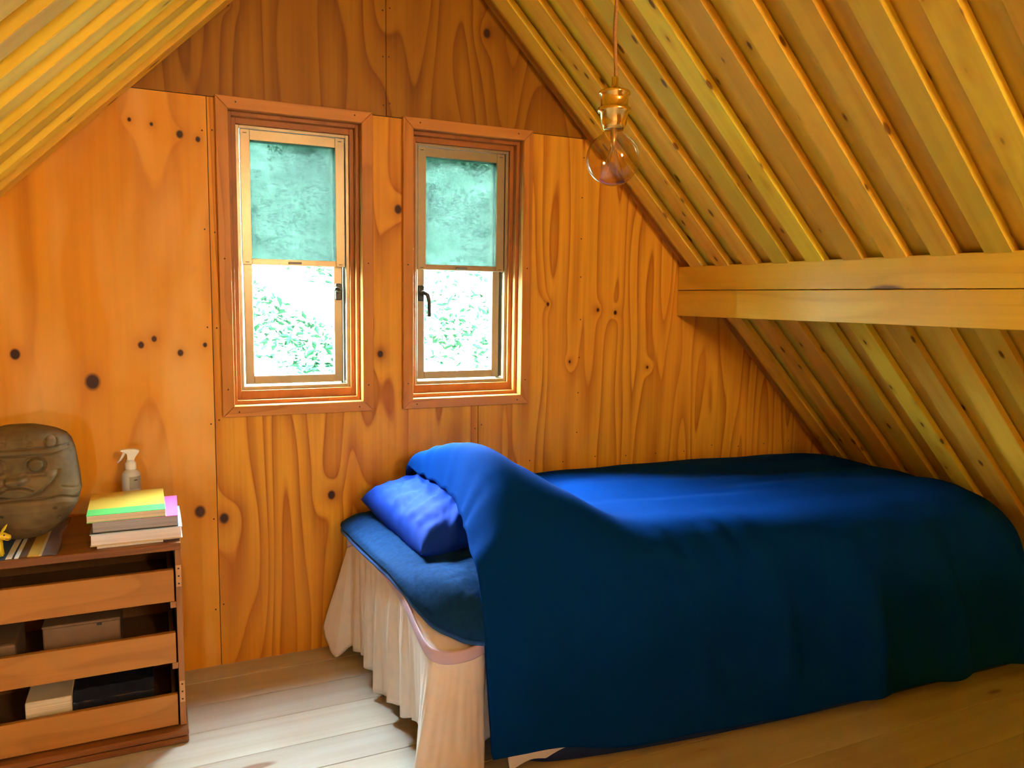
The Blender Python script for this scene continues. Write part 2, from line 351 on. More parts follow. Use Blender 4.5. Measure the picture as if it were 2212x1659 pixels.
def tube_vf(pts, rad, n=10, cap=True):
    pts = [Vector(p) for p in pts]; V, F = [], []; up = Vector((0.13, 0.31, 0.94)); m = len(pts)
    for i, p in enumerate(pts):
        t = (pts[min(i + 1, m - 1)] - pts[max(i - 1, 0)]).normalized()
        a = t.cross(up); a = a.normalized() if a.length > 1e-4 else Vector((1, 0, 0)); b = t.cross(a)
        rr = rad[i] if isinstance(rad, (list, tuple)) else rad
        for k in range(n):
            an = 2 * math.pi * k / n; V.append(p + (a * math.cos(an) + b * math.sin(an)) * rr)
    for i in range(m - 1):
        for k in range(n): F.append([i * n + k, i * n + (k + 1) % n, (i + 1) * n + (k + 1) % n, (i + 1) * n + k])
    if cap: F.append(list(range(n - 1, -1, -1))); F.append([(m - 1) * n + k for k in range(n)])
    return V, F
def lathe_vf(prof, c, n=24, cap=True):
    c = Vector(c); V, F = [], []
    for r, z in prof:
        for k in range(n): an = 2 * math.pi * k / n; V.append(c + Vector((r * math.cos(an), r * math.sin(an), z)))
    for i in range(len(prof) - 1):
        for k in range(n): F.append([i * n + k, i * n + (k + 1) % n, (i + 1) * n + (k + 1) % n, (i + 1) * n + k])
    if cap: F.append(list(range(n - 1, -1, -1))); F.append([(len(prof) - 1) * n + k for k in range(n)])
    return V, F
def cr(keys, t):
    """Catmull-Rom through the rows of keys at t in 0..1"""
    K = np.asarray(keys, float); n = len(K); s = t * (n - 1); i = min(int(s), n - 2); u = s - i
    p0 = K[max(i - 1, 0)]; p1 = K[i]; p2 = K[i + 1]; p3 = K[min(i + 2, n - 1)]
    return 0.5 * (2 * p1 + (p2 - p0) * u + (2 * p0 - 5 * p1 + 4 * p2 - p3) * u * u + (3 * p1 - p0 - 3 * p2 + p3) * u ** 3)
def grid_faces(nu, nv, flip=False):
    F = []
    for i in range(nu - 1):
        for j in range(nv - 1):
            f = [i * nv + j, (i + 1) * nv + j, (i + 1) * nv + j + 1, i * nv + j + 1]; F.append(f[::-1] if flip else f)
    return F
def mod(o, t, **kw):
    m = o.modifiers.new(t.lower(), t)
    for k, v in kw.items(): setattr(m, k, v)
    return m

# ================================================================== THE SETTING
RX, RZ = 0.736, 2.6165                     # ridge
YB = -4.9                                  # rear end of the attic
KR, KP = 3.3525, 3.308                     # right slope: x + z of the set-back boards / of the proud boards
# ---- floor
fl = box('floor', (-2.3, 3.6, YB - 0.1, 0.14, -0.10, -0.020), M['dark_back'], origin=(0, 0, 0)); tag(fl, kind='structure', label='pine plank floor')
edges = [0.010, -0.10, -0.25, -0.4026, -0.568, -0.698, -0.845, -0.991, -1.174]
while edges[-1] > YB: edges.append(edges[-1] - 0.158)
pl_cache = {}
for a, b_ in zip(edges[:-1], edges[1:]):
    w = round(a - b_, 4)
    if w not in pl_cache:
        V, F = box_vf(-2.3, 3.4, -w + 0.0008, -0.0008, -0.020, 0.0, bev=0.0014)
        me = bpy.data.meshes.new('plank'); me.from_pydata(V, [], F); me.materials.append(M['plank']); pl_cache[w] = me
    o = bpy.data.objects.new('plank', pl_cache[w]); COL.objects.link(o); o.parent = fl; o.location = (0, a, 0)

# ---- gable wall with the two windows
OPEN = [(0.215, 0.665, 0.845, 1.808), (0.8095, 1.2595, 0.845, 1.808)]
def zl(x): return x + (KR - 2 * RX)        # left slope line on the wall
def zr(x): return KR - x
wb = empty('wall_back', (0, 0, 0)); tag(wb, kind='structure', label='stained plywood gable wall with two windows')
def wall_cells(xs, z0, z1, opens, clip=True):
    """trapezoid columns of a sheet in xz, minus the openings and clipped by the two slopes"""
    cells = []; cuts = sorted(set(xs + [x for o in opens for x in o[:2] if xs[0] < x < xs[-1]] + [x for x in (zl_x(z1), zr_x(z1), zl_x(z0), zr_x(z0), RX) if xs[0] < x < xs[-1]]))
    for xa, xb in zip(cuts[:-1], cuts[1:]):
        segs = [(z0, z1)]
        for (ox0, ox1, oz0, oz1) in opens:
            if xa >= ox0 - 1e-6 and xb <= ox1 + 1e-6:
                segs = [s for (a, b) in segs for s in ((a, min(b, oz0)), (max(a, oz1), b)) if s[1] - s[0] > 1e-4]
        for a, b in segs:
            ta = min(b, zl(xa), zr(xa)); tb = min(b, zl(xb), zr(xb))
            if ta <= a + 1e-5 and tb <= a + 1e-5: continue
            poly = [(xa, a), (xb, a)]
            if tb > a + 1e-5: poly.append((xb, tb))
            if ta > a + 1e-5: poly.append((xa, ta))
            cells.append(poly)
    return cells
def zl_x(z): return z - (KR - 2 * RX)
def zr_x(z): return KR - z
g = 0.0011
SEAMZ = 1.8205
sheets = [('plywood_sheet', -1.88, 0.172, 0.0, SEAMZ, 'ply_left', 0.0), ('plywood_sheet', 0.172, 1.08, 0.0, SEAMZ, 'ply_main', 0.0008), ('plywood_sheet', 1.08, 3.36, 0.0, SEAMZ, 'ply_right', 0.0),
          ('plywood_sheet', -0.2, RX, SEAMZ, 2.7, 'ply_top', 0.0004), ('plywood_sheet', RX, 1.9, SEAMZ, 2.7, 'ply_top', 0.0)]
for nm, x0, x1, z0, z1, mt, off in sheets:
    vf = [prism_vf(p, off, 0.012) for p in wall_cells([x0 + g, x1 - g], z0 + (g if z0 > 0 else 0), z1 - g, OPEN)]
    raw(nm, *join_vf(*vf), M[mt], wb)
vf = [prism_vf(p, 0.012, 0.15) for p in wall_cells([-2.2, 3.4], -0.1, 2.9, OPEN)]
raw('wall_core', *join_vf(*vf), M['dark_back'], wb)
# nails along the sheet edges
nv = []
for x, zs in ((0.160, np.arange(0.20, 1.8, 0.305)), (0.184, np.arange(0.20, 1.8, 0.305)), (1.068, [0.15, 0.3, 0.45, 0.6, 0.75]), (1.092, [0.15, 0.3, 0.45, 0.6, 0.75]),
              (1.50, np.arange(0.7, 1.8, 0.15)), (0.724, [1.86, 2.01, 2.16, 2.31]), (0.748, [1.86, 2.01, 2.16, 2.31])):
    for z in zs: nv.append((x + random.uniform(-.003, .003), z + random.uniform(-.01, .01)))
for x in np.arange(1.15, 2.75, 0.145): nv.append((x, 0.60 + random.uniform(-.012, .012)))
parts = []
for x, z in nv:
    V = [Vector((x + 0.0026 * math.cos(a), -0.0006, z + 0.0026 * math.sin(a))) for a in np.linspace(0, 2 * math.pi, 8, endpoint=False)]
    V += [Vector((v.x, 0.002, v.z)) for v in V]
    parts.append((V, [list(range(7, -1, -1))[::-1]] + [[i, (i + 1) % 8, 8 + (i + 1) % 8, 8 + i] for i in range(8)]))
nl = raw('nail_heads', *join_vf(*parts), M['nail'], wb); tag(nl, kind='stuff')

# ---- side trims where the slopes meet the wall
def slope_strip(name, side, k, w, th, y0, y1, mat, label):
    s2 = 1 / math.sqrt(2)
    if side > 0: p0, p1, nrm = (KR - 2.6, 2.6), (KR - 0.0, 0.0), (-s2, -s2)
    else: p0, p1, nrm = (-(KR - 2 * RX), 0.0), (2.6 - (KR - 2 * RX), 2.6), (s2, -s2)
    p0 = np.array(p0); p1 = np.array(p1); n = np.array(nrm)
    poly = [p0, p1, p1 + n * th, p0 + n * th]
    V, F = prism_vf([tuple(p) for p in poly], y0, y1)
    bm = bmesh.new(); vs_ = [bm.verts.new(v) for v in V]
    for f in F: bm.faces.new([vs_[i] for i in f])
    bmesh.ops.recalc_face_normals(bm, faces=bm.faces); V, F = bm_data(bm)
    o = raw(name, V, F, mat); tag(o, label, kind='structure'); return o
slope_strip('trim_1', -1, 0, 0, 0.012, -0.016, -0.0005, M['trim'], 'thin wooden strip where the left slope meets the gable')
slope_strip('trim_2', 1, 0, 0, 0.012, -0.016, -0.0005, M['trim'], 'thin wooden strip where the right slope meets the gable')

# ---- sloping ceilings: overlapping boards, each one an object
PER, Y0 = 0.15130, -0.0797
SL = 3.70                                   # length down the slope
def board_mesh(w, th, name):
    V, F = box_vf(0.0, SL, -w, 0.0, 0.0, th, bev=0.0015)
    me = bpy.data.meshes.new(name); me.from_pydata(V, [], F); me.materials.append(M['board']); return me
me_p = board_mesh(0.0748, 0.024, 'proud_board'); me_s = board_mesh(0.1045, 0.018, 'set_back_board'); me_e = board_mesh(0.0925, 0.018, 'set_back_board')
def slope(side, name, label):
    s2 = 1 / math.sqrt(2)
    root = empty(name, (0, 0, 0)); tag(root, label, kind='structure')
    d = Vector((s2, 0, -s2)) if side > 0 else Vector((-s2, 0, -s2))       # down the slope
    nrm = Vector((s2, 0, s2)) if side > 0 else Vector((-s2, 0, s2))       # outwards
    yv = nrm.cross(d)                                                      # +y or -y
    mtx = Matrix((d, yv, nrm)).transposed().to_4x4()
    def put(nm, me, k, y_far, w):
        o = bpy.data.objects.new(nm, me); COL.objects.link(o); o.parent = root
        top = Vector((RX, 0, k - RX))                                      # ridge point of that layer
        y = y_far if yv.y > 0 else y_far - w
        m2 = mtx.copy(); m2.translation = Vector((top.x, y, top.z)) + d * 0.0
        o.matrix_local = m2
    put('set_back_board', me_e, KR, 0.0, 0.0925)
    n = int((-YB) / PER)
    for i in range(n):
        y = Y0 - PER * i
        put('proud_board', me_p, KP, y, 0.0748)
        put('set_back_board', me_s, KR, y - 0.0748 + 0.014, 0.1045)
    # roof shell above the boards
    top = Vector((RX, 0, KR - RX)); a = top + nrm * 0.02 - d * 0.03; b = a + d * 4.1; V = []
    for yy in (0.16, YB - 0.2):
        for p in (a, b, b + nrm * 0.12, a + nrm * 0.12): V.append((p.x, yy, p.z))
    F = [[0, 1, 2, 3], [7, 6, 5, 4], [0, 4, 5, 1], [1, 5, 6, 2], [2, 6, 7, 3], [3, 7, 4, 0]]
    raw('roof_shell', V, F, M['roof_shell'], root)
    return root
slope(-1, 'ceiling_left', 'left sloping ceiling of overlapping pine boards')
slope(1, 'ceiling_right', 'right sloping ceiling of overlapping pine boards')
# rear wall, never in view from here
RW = (-0.84, -0.690, 0.50, 0.88)              # opening of the rear window, added to let in neutral fill daylight
wr = empty('wall_front', (0, YB, 0)); tag(wr, kind='structure', label='plywood gable wall behind the camera')
def zlf(x): return x + 1.90
raw('wall_core', *join_vf(prism_vf([(-2.3, -0.1), (RW[0], -0.1), (RW[0], zlf(RW[0])), (-2.3, -0.05)], YB - 0.12, YB),
    prism_vf([(RW[0], -0.1), (RW[1], -0.1), (RW[1], RW[2]), (RW[0], RW[2])], YB - 0.12, YB), prism_vf([(RW[0], RW[3]), (RW[1], RW[3]), (RW[1], zlf(RW[1])), (RW[0], zlf(RW[0]))], YB - 0.12, YB),
    prism_vf([(RW[1], -0.1), (3.5, -0.1), (3.5, 0.0), (RX, 2.8), (RW[1], zlf(RW[1]))], YB - 0.12, YB)), M['rear'], wr)
w3 = empty('window_3', ((RW[0] + RW[1]) / 2, YB, RW[2])); tag(w3, kind='structure', label='small low window added behind the camera for fill daylight')
for b_ in ((RW[0], RW[0] + 0.03, YB - 0.09, YB - 0.04, RW[2], RW[3]), (RW[1] - 0.03, RW[1], YB - 0.09, YB - 0.04, RW[2], RW[3]), (RW[0] + 0.03, RW[1] - 0.03, YB - 0.09, YB - 0.04, RW[2], RW[2] + 0.03), (RW[0] + 0.03, RW[1] - 0.03, YB - 0.09, YB - 0.04, RW[3] - 0.03, RW[3])):
    box('frame', b_, M['alu'], w3)
box('pane', (RW[0] + 0.03, RW[1] - 0.03, YB - 0.067, YB - 0.063, RW[2] + 0.03, RW[3] - 0.03), M['pane'], w3)
yard = raw('ground', [(-30, -40, -1.4), (30, -40, -1.4), (30, YB - 0.1, -1.4), (-30, YB - 0.1, -1.4)], [[0, 1, 2, 3]], M['ground']); tag(yard, kind='structure', label='green yard on the far side of the house')
# low wall added behind the camera to keep lamp light off bed and floor
sg = raw('wall_lamp_block', *box_vf(0.66, 1.92, -3.02, -2.94, -0.005, 1.38), M['rear']); tag(sg, kind='structure', label='low plywood wall added behind the camera to block lamp light')

# ---- windows
def window(idx, cx, hand, label):
    w = empty('window_%d' % idx, (cx, 0.0, 0.828)); tag(w, label, kind='structure')
    X0, X1, Z0, Z1 = cx - 0.245, cx + 0.245, 0.828, 1.825
    x0, x1, z0, z1 = cx - 0.208, cx + 0.208, 0.863, 1.788
    ya, yb = -0.018, 0.0
    def mitre(nm, poly, mt):
        V, F = prism_vf(poly, ya, yb)
        bm = bmesh.new(); vs_ = [bm.verts.new(v) for v in V]
        for f in F: bm.faces.new([vs_[i] for i in f])
        bmesh.ops.bevel(bm, geom=list(bm.edges), offset=0.0015, segments=1, affect='EDGES')
        V, F = bm_data(bm); return raw(nm, V, F, M[mt], w)
    e = 0.0006
    mitre('casing', [(X0, Z1), (x0, z1), (x1, z1), (X1, Z1)], 'casing_h')
    mitre('casing', [(X0, Z0), (X1, Z0), (x1, z0), (x0, z0)], 'casing_h')
    mitre('casing', [(X0, Z0 + e), (x0, z0 + e), (x0, z1 - e), (X0, Z1 - e)], 'casing_v')
    mitre('casing', [(x1, z0 + e), (X1, Z0 + e), (X1, Z1 - e), (x1, z1 - e)], 'casing_v')
    # nails on the casing
    ring = lambda o0, o1, o2, o3, i0, i1, i2, i3, y0, y1: join_vf(box_vf(o0, i0, y0, y1, o2, o3), box_vf(i1, o1, y0, y1, o2, o3), box_vf(i0, i1, y0, y1, o2, i2), box_vf(i0, i1, y0, y1, i3, o3))
    # first jamb (the lining of the wall), a stop, then the dark inner frame
    lin = [('lining', (cx - 0.225, x0, 0.0, 0.15, 0.845, 1.808)), ('lining', (x1, cx + 0.225, 0.0, 0.15, 0.845, 1.808)), ('lining', (x0, x1, 0.0, 0.15, 0.845, z0)), ('lining', (x0, x1, 0.0, 0.15, z1, 1.808))]
    for nm, b in lin: box(nm, b, M['jamb'], w)
    sx, sz0, sz1 = 0.196, 0.876, 1.776
    for b in ((x0, cx - sx, 0.020, 0.150, z0, z1), (cx + sx, x1, 0.020, 0.150, z0, z1), (cx - sx, cx + sx, 0.020, 0.150, z0, sz0), (cx - sx, cx + sx, 0.020, 0.150, sz1, z1)):
        box('stop', b, M['jamb'], w, bev=0.001)
    fx, fz0, fz1 = 0.181, 0.905, 1.757
    for b in ((cx - sx, cx - fx, 0.045, 0.150, sz0, sz1), (cx + fx, cx + sx, 0.045, 0.150, sz0, sz1), (cx - fx, cx + fx, 0.045, 0.150, sz0, fz0), (cx - fx, cx + fx, 0.045, 0.150, fz1, sz1)):
        box('inner_frame', b, M['jamb'], w, bev=0.001)
    # aluminium frame
    ax, az0, az1 = 0.170, 0.917, 1.747
    for b in ((cx - fx, cx - ax, 0.058, 0.150, fz0, fz1), (cx + ax, cx + fx, 0.058, 0.150, fz0, fz1), (cx - ax, cx + ax, 0.058, 0.150, fz0, az0), (cx - ax, cx + ax, 0.058, 0.150, az1, fz1)):
        box('frame', b, M['alu'], w, bev=0.001)
    # sash with its pane
    S = 0.028; s = empty_part('sash', w, (cx, 0.10, az0))
    gx = 0.008
    V, F = join_vf(box_vf(cx - ax + gx, cx - ax + gx + S, 0.088, 0.118, az0 + 0.004, az1 - 0.004, 0.0015), box_vf(cx + ax - gx - S, cx + ax - gx, 0.088, 0.118, az0 + 0.004, az1 - 0.004, 0.0015),
                   box_vf(cx - ax + gx + S, cx + ax - gx - S, 0.088, 0.118, az0 + 0.004, az0 + 0.004 + S, 0.0015), box_vf(cx - ax + gx + S, cx + ax - gx - S, 0.088, 0.118, az1 - 0.004 - S, az1 - 0.004, 0.0015))
    fr = raw('sash', V, F, M['alu_in'], w)
    box('gasket', (cx + ax - gx, cx + ax - 0.001, 0.112, 0.116, az0, az1), M['gasket'], w)
    box('pane', (cx - ax + gx + S - 0.004, cx + ax - gx - S + 0.004, 0.101, 0.105, az0 + S, az1 - S), M['pane'], fr)
    # insect screen over the upper half
    t0, t1 = 1.318, az1 - 0.001; q = 0.030
    V, F = join_vf(box_vf(cx - ax + 0.003, cx - ax + 0.003 + q, 0.062, 0.080, t0, t1, 0.001), box_vf(cx + ax - 0.003 - q, cx + ax - 0.003, 0.062, 0.080, t0, t1, 0.001),
                   box_vf(cx - ax + 0.003 + q, cx + ax - 0.003 - q, 0.064, 0.080, t0, t0 + 0.019, 0.001), box_vf(cx - ax + 0.003 + q, cx + ax - 0.003 - q, 0.064, 0.080, t1 - 0.032, t1, 0.001))
    sf = raw('screen_frame', V, F, M['alu'], w)
    box('screen_mesh', (cx - ax + q, cx + ax - q, 0.072, 0.0724, t0 + 0.012, t1 - 0.02), M['screen'], sf)
    box('pull_tab', (cx - 0.022, cx + 0.022, 0.058, 0.064, t0 + 0.004, t0 + 0.012), M['tab'], sf, bev=0.0015)
    for sx_ in (-1, 1):
        for zz in (t0 + 0.006, t1 - 0.012):
            box('screen_clip', (cx + sx_ * (ax - 0.018) - 0.006, cx + sx_ * (ax - 0.018) + 0.006, 0.0606, 0.063, zz, zz + 0.002), M['gasket'], sf)
    # lever handle
    hx = cx + hand * (ax - gx - S * 0.5)
    h = box('handle', (hx - 0.011, hx + 0.011, 0.078, 0.089, 1.205, 1.262), M['handle'], w, bev=0.004, seg=2)
    if hand < 0: pts = [(hx, 0.080, 1.237), (hx + 0.004, 0.058, 1.236), (hx + 0.014, 0.050, 1.228), (hx + 0.019, 0.048, 1.205), (hx + 0.020, 0.048, 1.150)]
    else: pts = [(hx, 0.080, 1.237), (hx, 0.058, 1.237), (hx - 0.008, 0.048, 1.240), (hx - 0.020, 0.046, 1.244)]
    raw('lever', *tube_vf([Vector(p) for p in pts], [0.007, 0.008, 0.008, 0.007, 0.006][:len(pts)], 10), M['handle'], h, smooth=True)
    pn = []
    for x, z in ((X0 + 0.018, Z0 + 0.09), (X1 - 0.018, Z0 + 0.09), (X0 + 0.017, 1.33), (X1 - 0.017, 1.33), (X0 + 0.06, Z1 - 0.016), (X1 - 0.06, Z1 - 0.016), (X0 + 0.05, Z0 + 0.016), (X1 - 0.05, Z0 + 0.016)):
        V = [Vector((x + 0.0026 * math.cos(a), ya - 0.0004, z + 0.0026 * math.sin(a))) for a in np.linspace(0, 2 * math.pi, 8, endpoint=False)]; V += [Vector((v.x, ya + 0.002, v.z)) for v in V]
        pn.append((V, [list(range(8))] + [[i, (i + 1) % 8, 8 + (i + 1) % 8, 8 + i] for i in range(8)]))
    tag(raw('casing_nails', *join_vf(*pn), M['nail'], w), kind='stuff')
    return w
def empty_part(*a): return None
window(1, 0.440, 1, 'window nearer the stone figure, with insect screen drawn over its upper half')
window(2, 1.0345, -1, 'window nearer the hanging bulb, with a long lever handle on its left')

# ---- eave beam: two stacked timbers
def beam(name, z0, z1, label, zsplit):
    x0 = 1.956; xr0, xr1 = KP - z0 - 0.001, KP - z1 - 0.001
    poly = [(x0, z0), (xr0, z0), (max(xr1, x0 + 0.004), z1), (x0, z1)]
    V, F = prism_vf(poly, YB + 0.002, -0.001)
    bm = bmesh.new(); vs_ = [bm.verts.new(v) for v in V]
    for f in F: bm.faces.new([vs_[i] for i in f])
    bmesh.ops.bevel(bm, geom=list(bm.edges), offset=0.0018, segments=1, affect='EDGES'); V, F = bm_data(bm)
    o = raw(name, V, F, M['beam'], origin=(x0, -1.0, z0)); tag(o, label, 'beam', 'timbers of the eave beam'); return o
beam('eave_beam', 1.159, 1.2612, 'lower timber of the stacked eave beam, with dark knots and a long crack', 0)
beam('eave_beam', 1.2634, 1.357, 'upper timber of the stacked eave beam, touching the sloping ceiling boards', 0)

# ================================================================== OUTDOORS
def hz(x, y): return -1.2 + max(0, y - 1.2) * 0.50 + 0.25 * math.sin(x * 0.7 + y * 0.5) + 0.18 * math.sin(x * 1.9 - y * 0.8)
nx, ny = 60, 50; V = []
xs = np.linspace(-14, 18, nx); ys = np.linspace(0.5, 24, ny)
for x in xs:
    for y in ys: V.append((x, y, hz(x, y)))
hill = raw('hillside', V, grid_faces(nx, ny), M['ground'], smooth=True); tag(hill, kind='structure', label='sunlit green bank behind the house')
def leaves(name, pts, size, mat, label, cat, up=0.6, kind='stuff'):
    n = len(pts); P = np.asarray(pts); nr = np.random.normal(size=(n, 3)); nr[:, 2] = np.abs(nr[:, 2]) + up; nr /= np.linalg.norm(nr, axis=1)[:, None]
    a = np.cross(nr, np.random.normal(size=(n, 3))); a /= np.linalg.norm(a, axis=1)[:, None]; b = np.cross(nr, a)
    s = size * np.random.uniform(0.6, 1.5, n)[:, None]
    V = np.concatenate([P - a * s, P + b * s * 0.42 + nr * s * 0.12, P + a * s, P - b * s * 0.42 + nr * s * 0.12], 1).reshape(-1, 3)
    F = np.arange(4 * n).reshape(n, 4)
    o = raw(name, V.tolist(), F.tolist(), mat); tag(o, label, cat, kind=kind); return o
pts = []
while len(pts) < 34000:
    y = 2.0 + 11 * random.random() ** 1.4; x = 0.45 * y + random.uniform(-1, 1) * (1.5 + 0.55 * y)
    c = noise.noise(Vector((x * 0.8, y * 0.8, 3.0)))
    if c < -0.15 + random.random() * 0.3: continue
    pts.append((x, y, hz(x, y) + random.random() ** 1.5 * (0.15 + 0.55 * max(0, c))))
leaves('undergrowth', pts, 0.05, M['leaf'], 'sunlit leafy undergrowth covering the bank outside', 'undergrowth')
def tree(x, y, h, rr, label):
    root = empty('tree', (x, y, hz(x, y))); z0 = hz(x, y)
    tag(root, label, 'tree', 'trees on the bank outside')
    raw('trunk', *tube_vf([(x, y, z0 - 0.1), (x + 0.1, y, z0 + h * 0.35), (x - 0.05, y + 0.1, z0 + h * 0.7), (x, y, z0 + h * 0.9)], [0.13, 0.10, 0.07, 0.03], 8), M['bark'], root, smooth=True)
    P = []
    while len(P) < 4500:
        v = Vector((random.gauss(0, 1), random.gauss(0, 1), random.gauss(0, 1))).normalized() * random.random() ** 0.4
        if noise.noise(v * 2.5 + Vector((x, y, 0))) < -0.12: continue
        P.append((x + v.x * rr, y + v.y * rr, z0 + h * 0.62 + v.z * h * 0.42))
    n = len(P); o = leaves('foliage', P, 0.06, M['shrub'], None, None, 0.2, kind='stuff'); o.parent = root; o.location = -ORG[root.name]
    return root
tree(2.6, 9.5, 3.2, 1.3, 'leafy tree on the bank seen through the window nearer the stone figure')
tree(5.4, 10.5, 3.4, 1.4, 'leafy tree on the bank seen through the window nearer the hanging bulb')

# ================================================================== THINGS
# ---- bed: padded table, cover, pad, pillow, duvet
bed = empty('bed', (1.65, -0.44, 0.0)); tag(bed, 'low single bed along the gable wall, hidden under blue bedding', 'bed')
box('mattress', (0.63, 2.66, -0.79, -0.075, 0.34, 0.425), M['mattress'], bed, bev=0.03, seg=3)
box('platform', (0.64, 2.64, -0.78, -0.085, 0.28, 0.34), M['bedwood'], bed, bev=0.004)
for x in (0.72, 2.56):
    for y in (-0.72, -0.14): box('leg', (x - 0.025, x + 0.025, y - 0.025, y + 0.025, 0.0, 0.28), M['bedwood'], bed, bev=0.003)

# cover: columns of (top, band, hem, fold amount)
CK = [  # tx ty tz   bx by bz   hx hy hz  fold
    (0.640, -0.055, 0.440, 0.600, -0.040, 0.382, 0.515, -0.030, 0.115, 0.0),
    (0.625, -0.060, 0.440, 0.588, -0.050, 0.382, 0.500, -0.045, 0.085, 0.0),
    (0.620, -0.070, 0.440, 0.586, -0.065, 0.385, 0.522, -0.110, 0.012, 0.0),
    (0.615, -0.100, 0.440, 0.588, -0.100, 0.402, 0.570, -0.130, 0.050, 0.4),
    (0.612, -0.180, 0.440, 0.590, -0.180, 0.420, 0.588, -0.190, 0.055, 1.0),
    (0.612, -0.300, 0.440, 0.592, -0.300, 0.424, 0.594, -0.310, 0.045, 1.0),
    (0.612, -0.430, 0.440, 0.594, -0.430, 0.424, 0.596, -0.440, 0.030, 1.0),
    (0.612, -0.560, 0.440, 0.595, -0.560, 0.420, 0.600, -0.570, 0.055, 1.0),
    (0.614, -0.680, 0.440, 0.597, -0.685, 0.400, 0.604, -0.690, 0.075, 0.8),
    (0.618, -0.750, 0.400, 0.600, -0.775, 0.362, 0.612, -0.775, 0.080, 0.4),
    (0.630, -0.785, 0.375, 0.606, -0.835, 0.338, 0.570, -0.850, 0.030, 0.15),
    (0.645, -0.800, 0.375, 0.620, -0.862, 0.328, 0.545, -0.895, 0.002, 0.15),
    (0.670, -0.805, 0.375, 0.655, -0.872, 0.322, 0.600, -0.905, 0.001, 0.15),
    (0.720, -0.808, 0.375, 0.700, -0.872, 0.322, 0.680, -0.900, 0.001, 0.15),
    (0.760, -0.808, 0.375, 0.745, -0.862, 0.328, 0.742, -0.880, 0.001, 0.1),
    (0.800, -0.806, 0.375, 0.780, -0.838, 0.330, 0.765, -0.842, 0.060, 0.2),
    (0.900, -0.804, 0.375, 0.900, -0.822, 0.330, 0.900, -0.830, 0.060, 0.3),
    (1.100, -0.804, 0.375, 1.100, -0.818, 0.330, 1.100, -0.824, 0.070, 0.3)]
nu, nvv = 260, 34; V = []; bandpts = []
for i in range(nu):
    t = i / (nu - 1); k = cr(CK, t); tp, bd, hm, fo = Vector(k[0:3]), Vector(k[3:6]), Vector(k[6:9]), k[9]
    k2 = cr(CK, min(1, t + 0.004)); k1 = cr(CK, max(0, t - 0.004)); tg = Vector((k2[3] - k1[3], k2[4] - k1[4], 0)); nrm = Vector((tg.y, -tg.x, 0)).normalized()
    ph = 2 * math.pi * ((-k[4]) / 0.125 + 0.45 * noise.noise(Vector((k[4] * 7, 1.5, 0.3))))
    for j in range(nvv):
        s = j / (nvv - 1)
        if s < 0.2: p = tp.lerp(bd, s / 0.2); a = 0.0
        else:
            q = (s - 0.2) / 0.8; p = bd.lerp(hm, q); a = q ** 0.7
        wv = (0.6 * math.sin(ph) + 0.3 * math.sin(ph * 1.9 + 1) + 0.2 * math.sin(ph * 3.1 + 2)) * 0.020 * fo * a + 0.004 * a * noise.noise(Vector((t * 60, s * 3, 0)))
        p = p + nrm * wv
        p.z += 0.006 * fo * a * math.sin(ph * 0.5 + 1)
        V.append(p)
    bandpts.append((bd, nrm))
cover = raw('table_cover', V, grid_faces(nu, nvv), M['cover'], origin=(0.65, -0.5, 0.0), smooth=True); tag(cover, 'cream cotton cover with hanging pleated skirt at the head of the bed', 'bed cover')
mod(cover, 'SOLIDIFY', thickness=0.002)
V = []
for bd, nrm in bandpts:
    for dz, o_ in ((-0.017, 0.003), (-0.012, 0.0055), (0.012, 0.0055), (0.017, 0.003)): V.append(bd + nrm * o_ + Vector((0, 0, dz)))
o = raw('elastic_band', V, grid_faces(nu, 4), M['band'], cover, smooth=True); tag(o, 'lavender elastic band')
mod(o, 'SOLIDIFY', thickness=0.002, offset=1)

# fleece pad: outline, then a cushion-like slab
PE = [(1.05, -0.040, 0.447), (0.85, -0.040, 0.447), (0.68, -0.042, 0.447), (0.60, -0.048, 0.447), (0.570, -0.062, 0.446), (0.559, -0.095, 0.446), (0.556, -0.18, 0.447), (0.560, -0.30, 0.448), (0.567, -0.42, 0.448), (0.578, -0.55, 0.446),
      (0.592, -0.66, 0.436), (0.607, -0.74, 0.414), (0.632, -0.805, 0.388), (0.675, -0.850, 0.366), (0.735, -0.872, 0.350), (0.82, -0.882, 0.340), (0.95, -0.882, 0.338), (1.05, -0.880, 0.338)]
nE, nW = 200, 26; V = []; edge = []
for i in range(nE):
    e = Vector(cr(PE, i / (nE - 1))); wob = 0.004 * noise.noise(Vector((i * 0.09, 0, 5))); e += Vector((wob, wob * 0.4, 0.5 * wob))
    edge.append(e)
    cxx = Vector((1.05, max(-0.70, min(-0.2, e.y)), 0.470))
    for j in range(nW):
        w = j / (nW - 1); p = e.lerp(cxx, w)
        top = 0.476 - max(0, -0.70 - p.y) ** 2 * 2.2
        z = e.z + (top - e.z) * (1 - (1 - min(1, w * 6)) ** 2) if w > 0 else e.z
        p.z = z + 0.006 * noise.noise(p * 18) * min(1, w * 5) + 0.003 * noise.noise(p * 60) * min(1, w * 5)
        V.append(p)
pad = raw('mattress_pad', V, grid_faces(nE, nW, True), M['pad'], origin=(0.8, -0.46, 0.43), smooth=True); tag(pad, 'navy fleece mattress pad with rounded corners on the bed head', 'mattress pad')
mod(pad, 'SOLIDIFY', thickness=0.016, offset=-1)
raw('edge_binding', *tube_vf([e + Vector((0, 0, -0.004)) for e in edge], 0.0088, 10), M['piping'], pad, smooth=True)

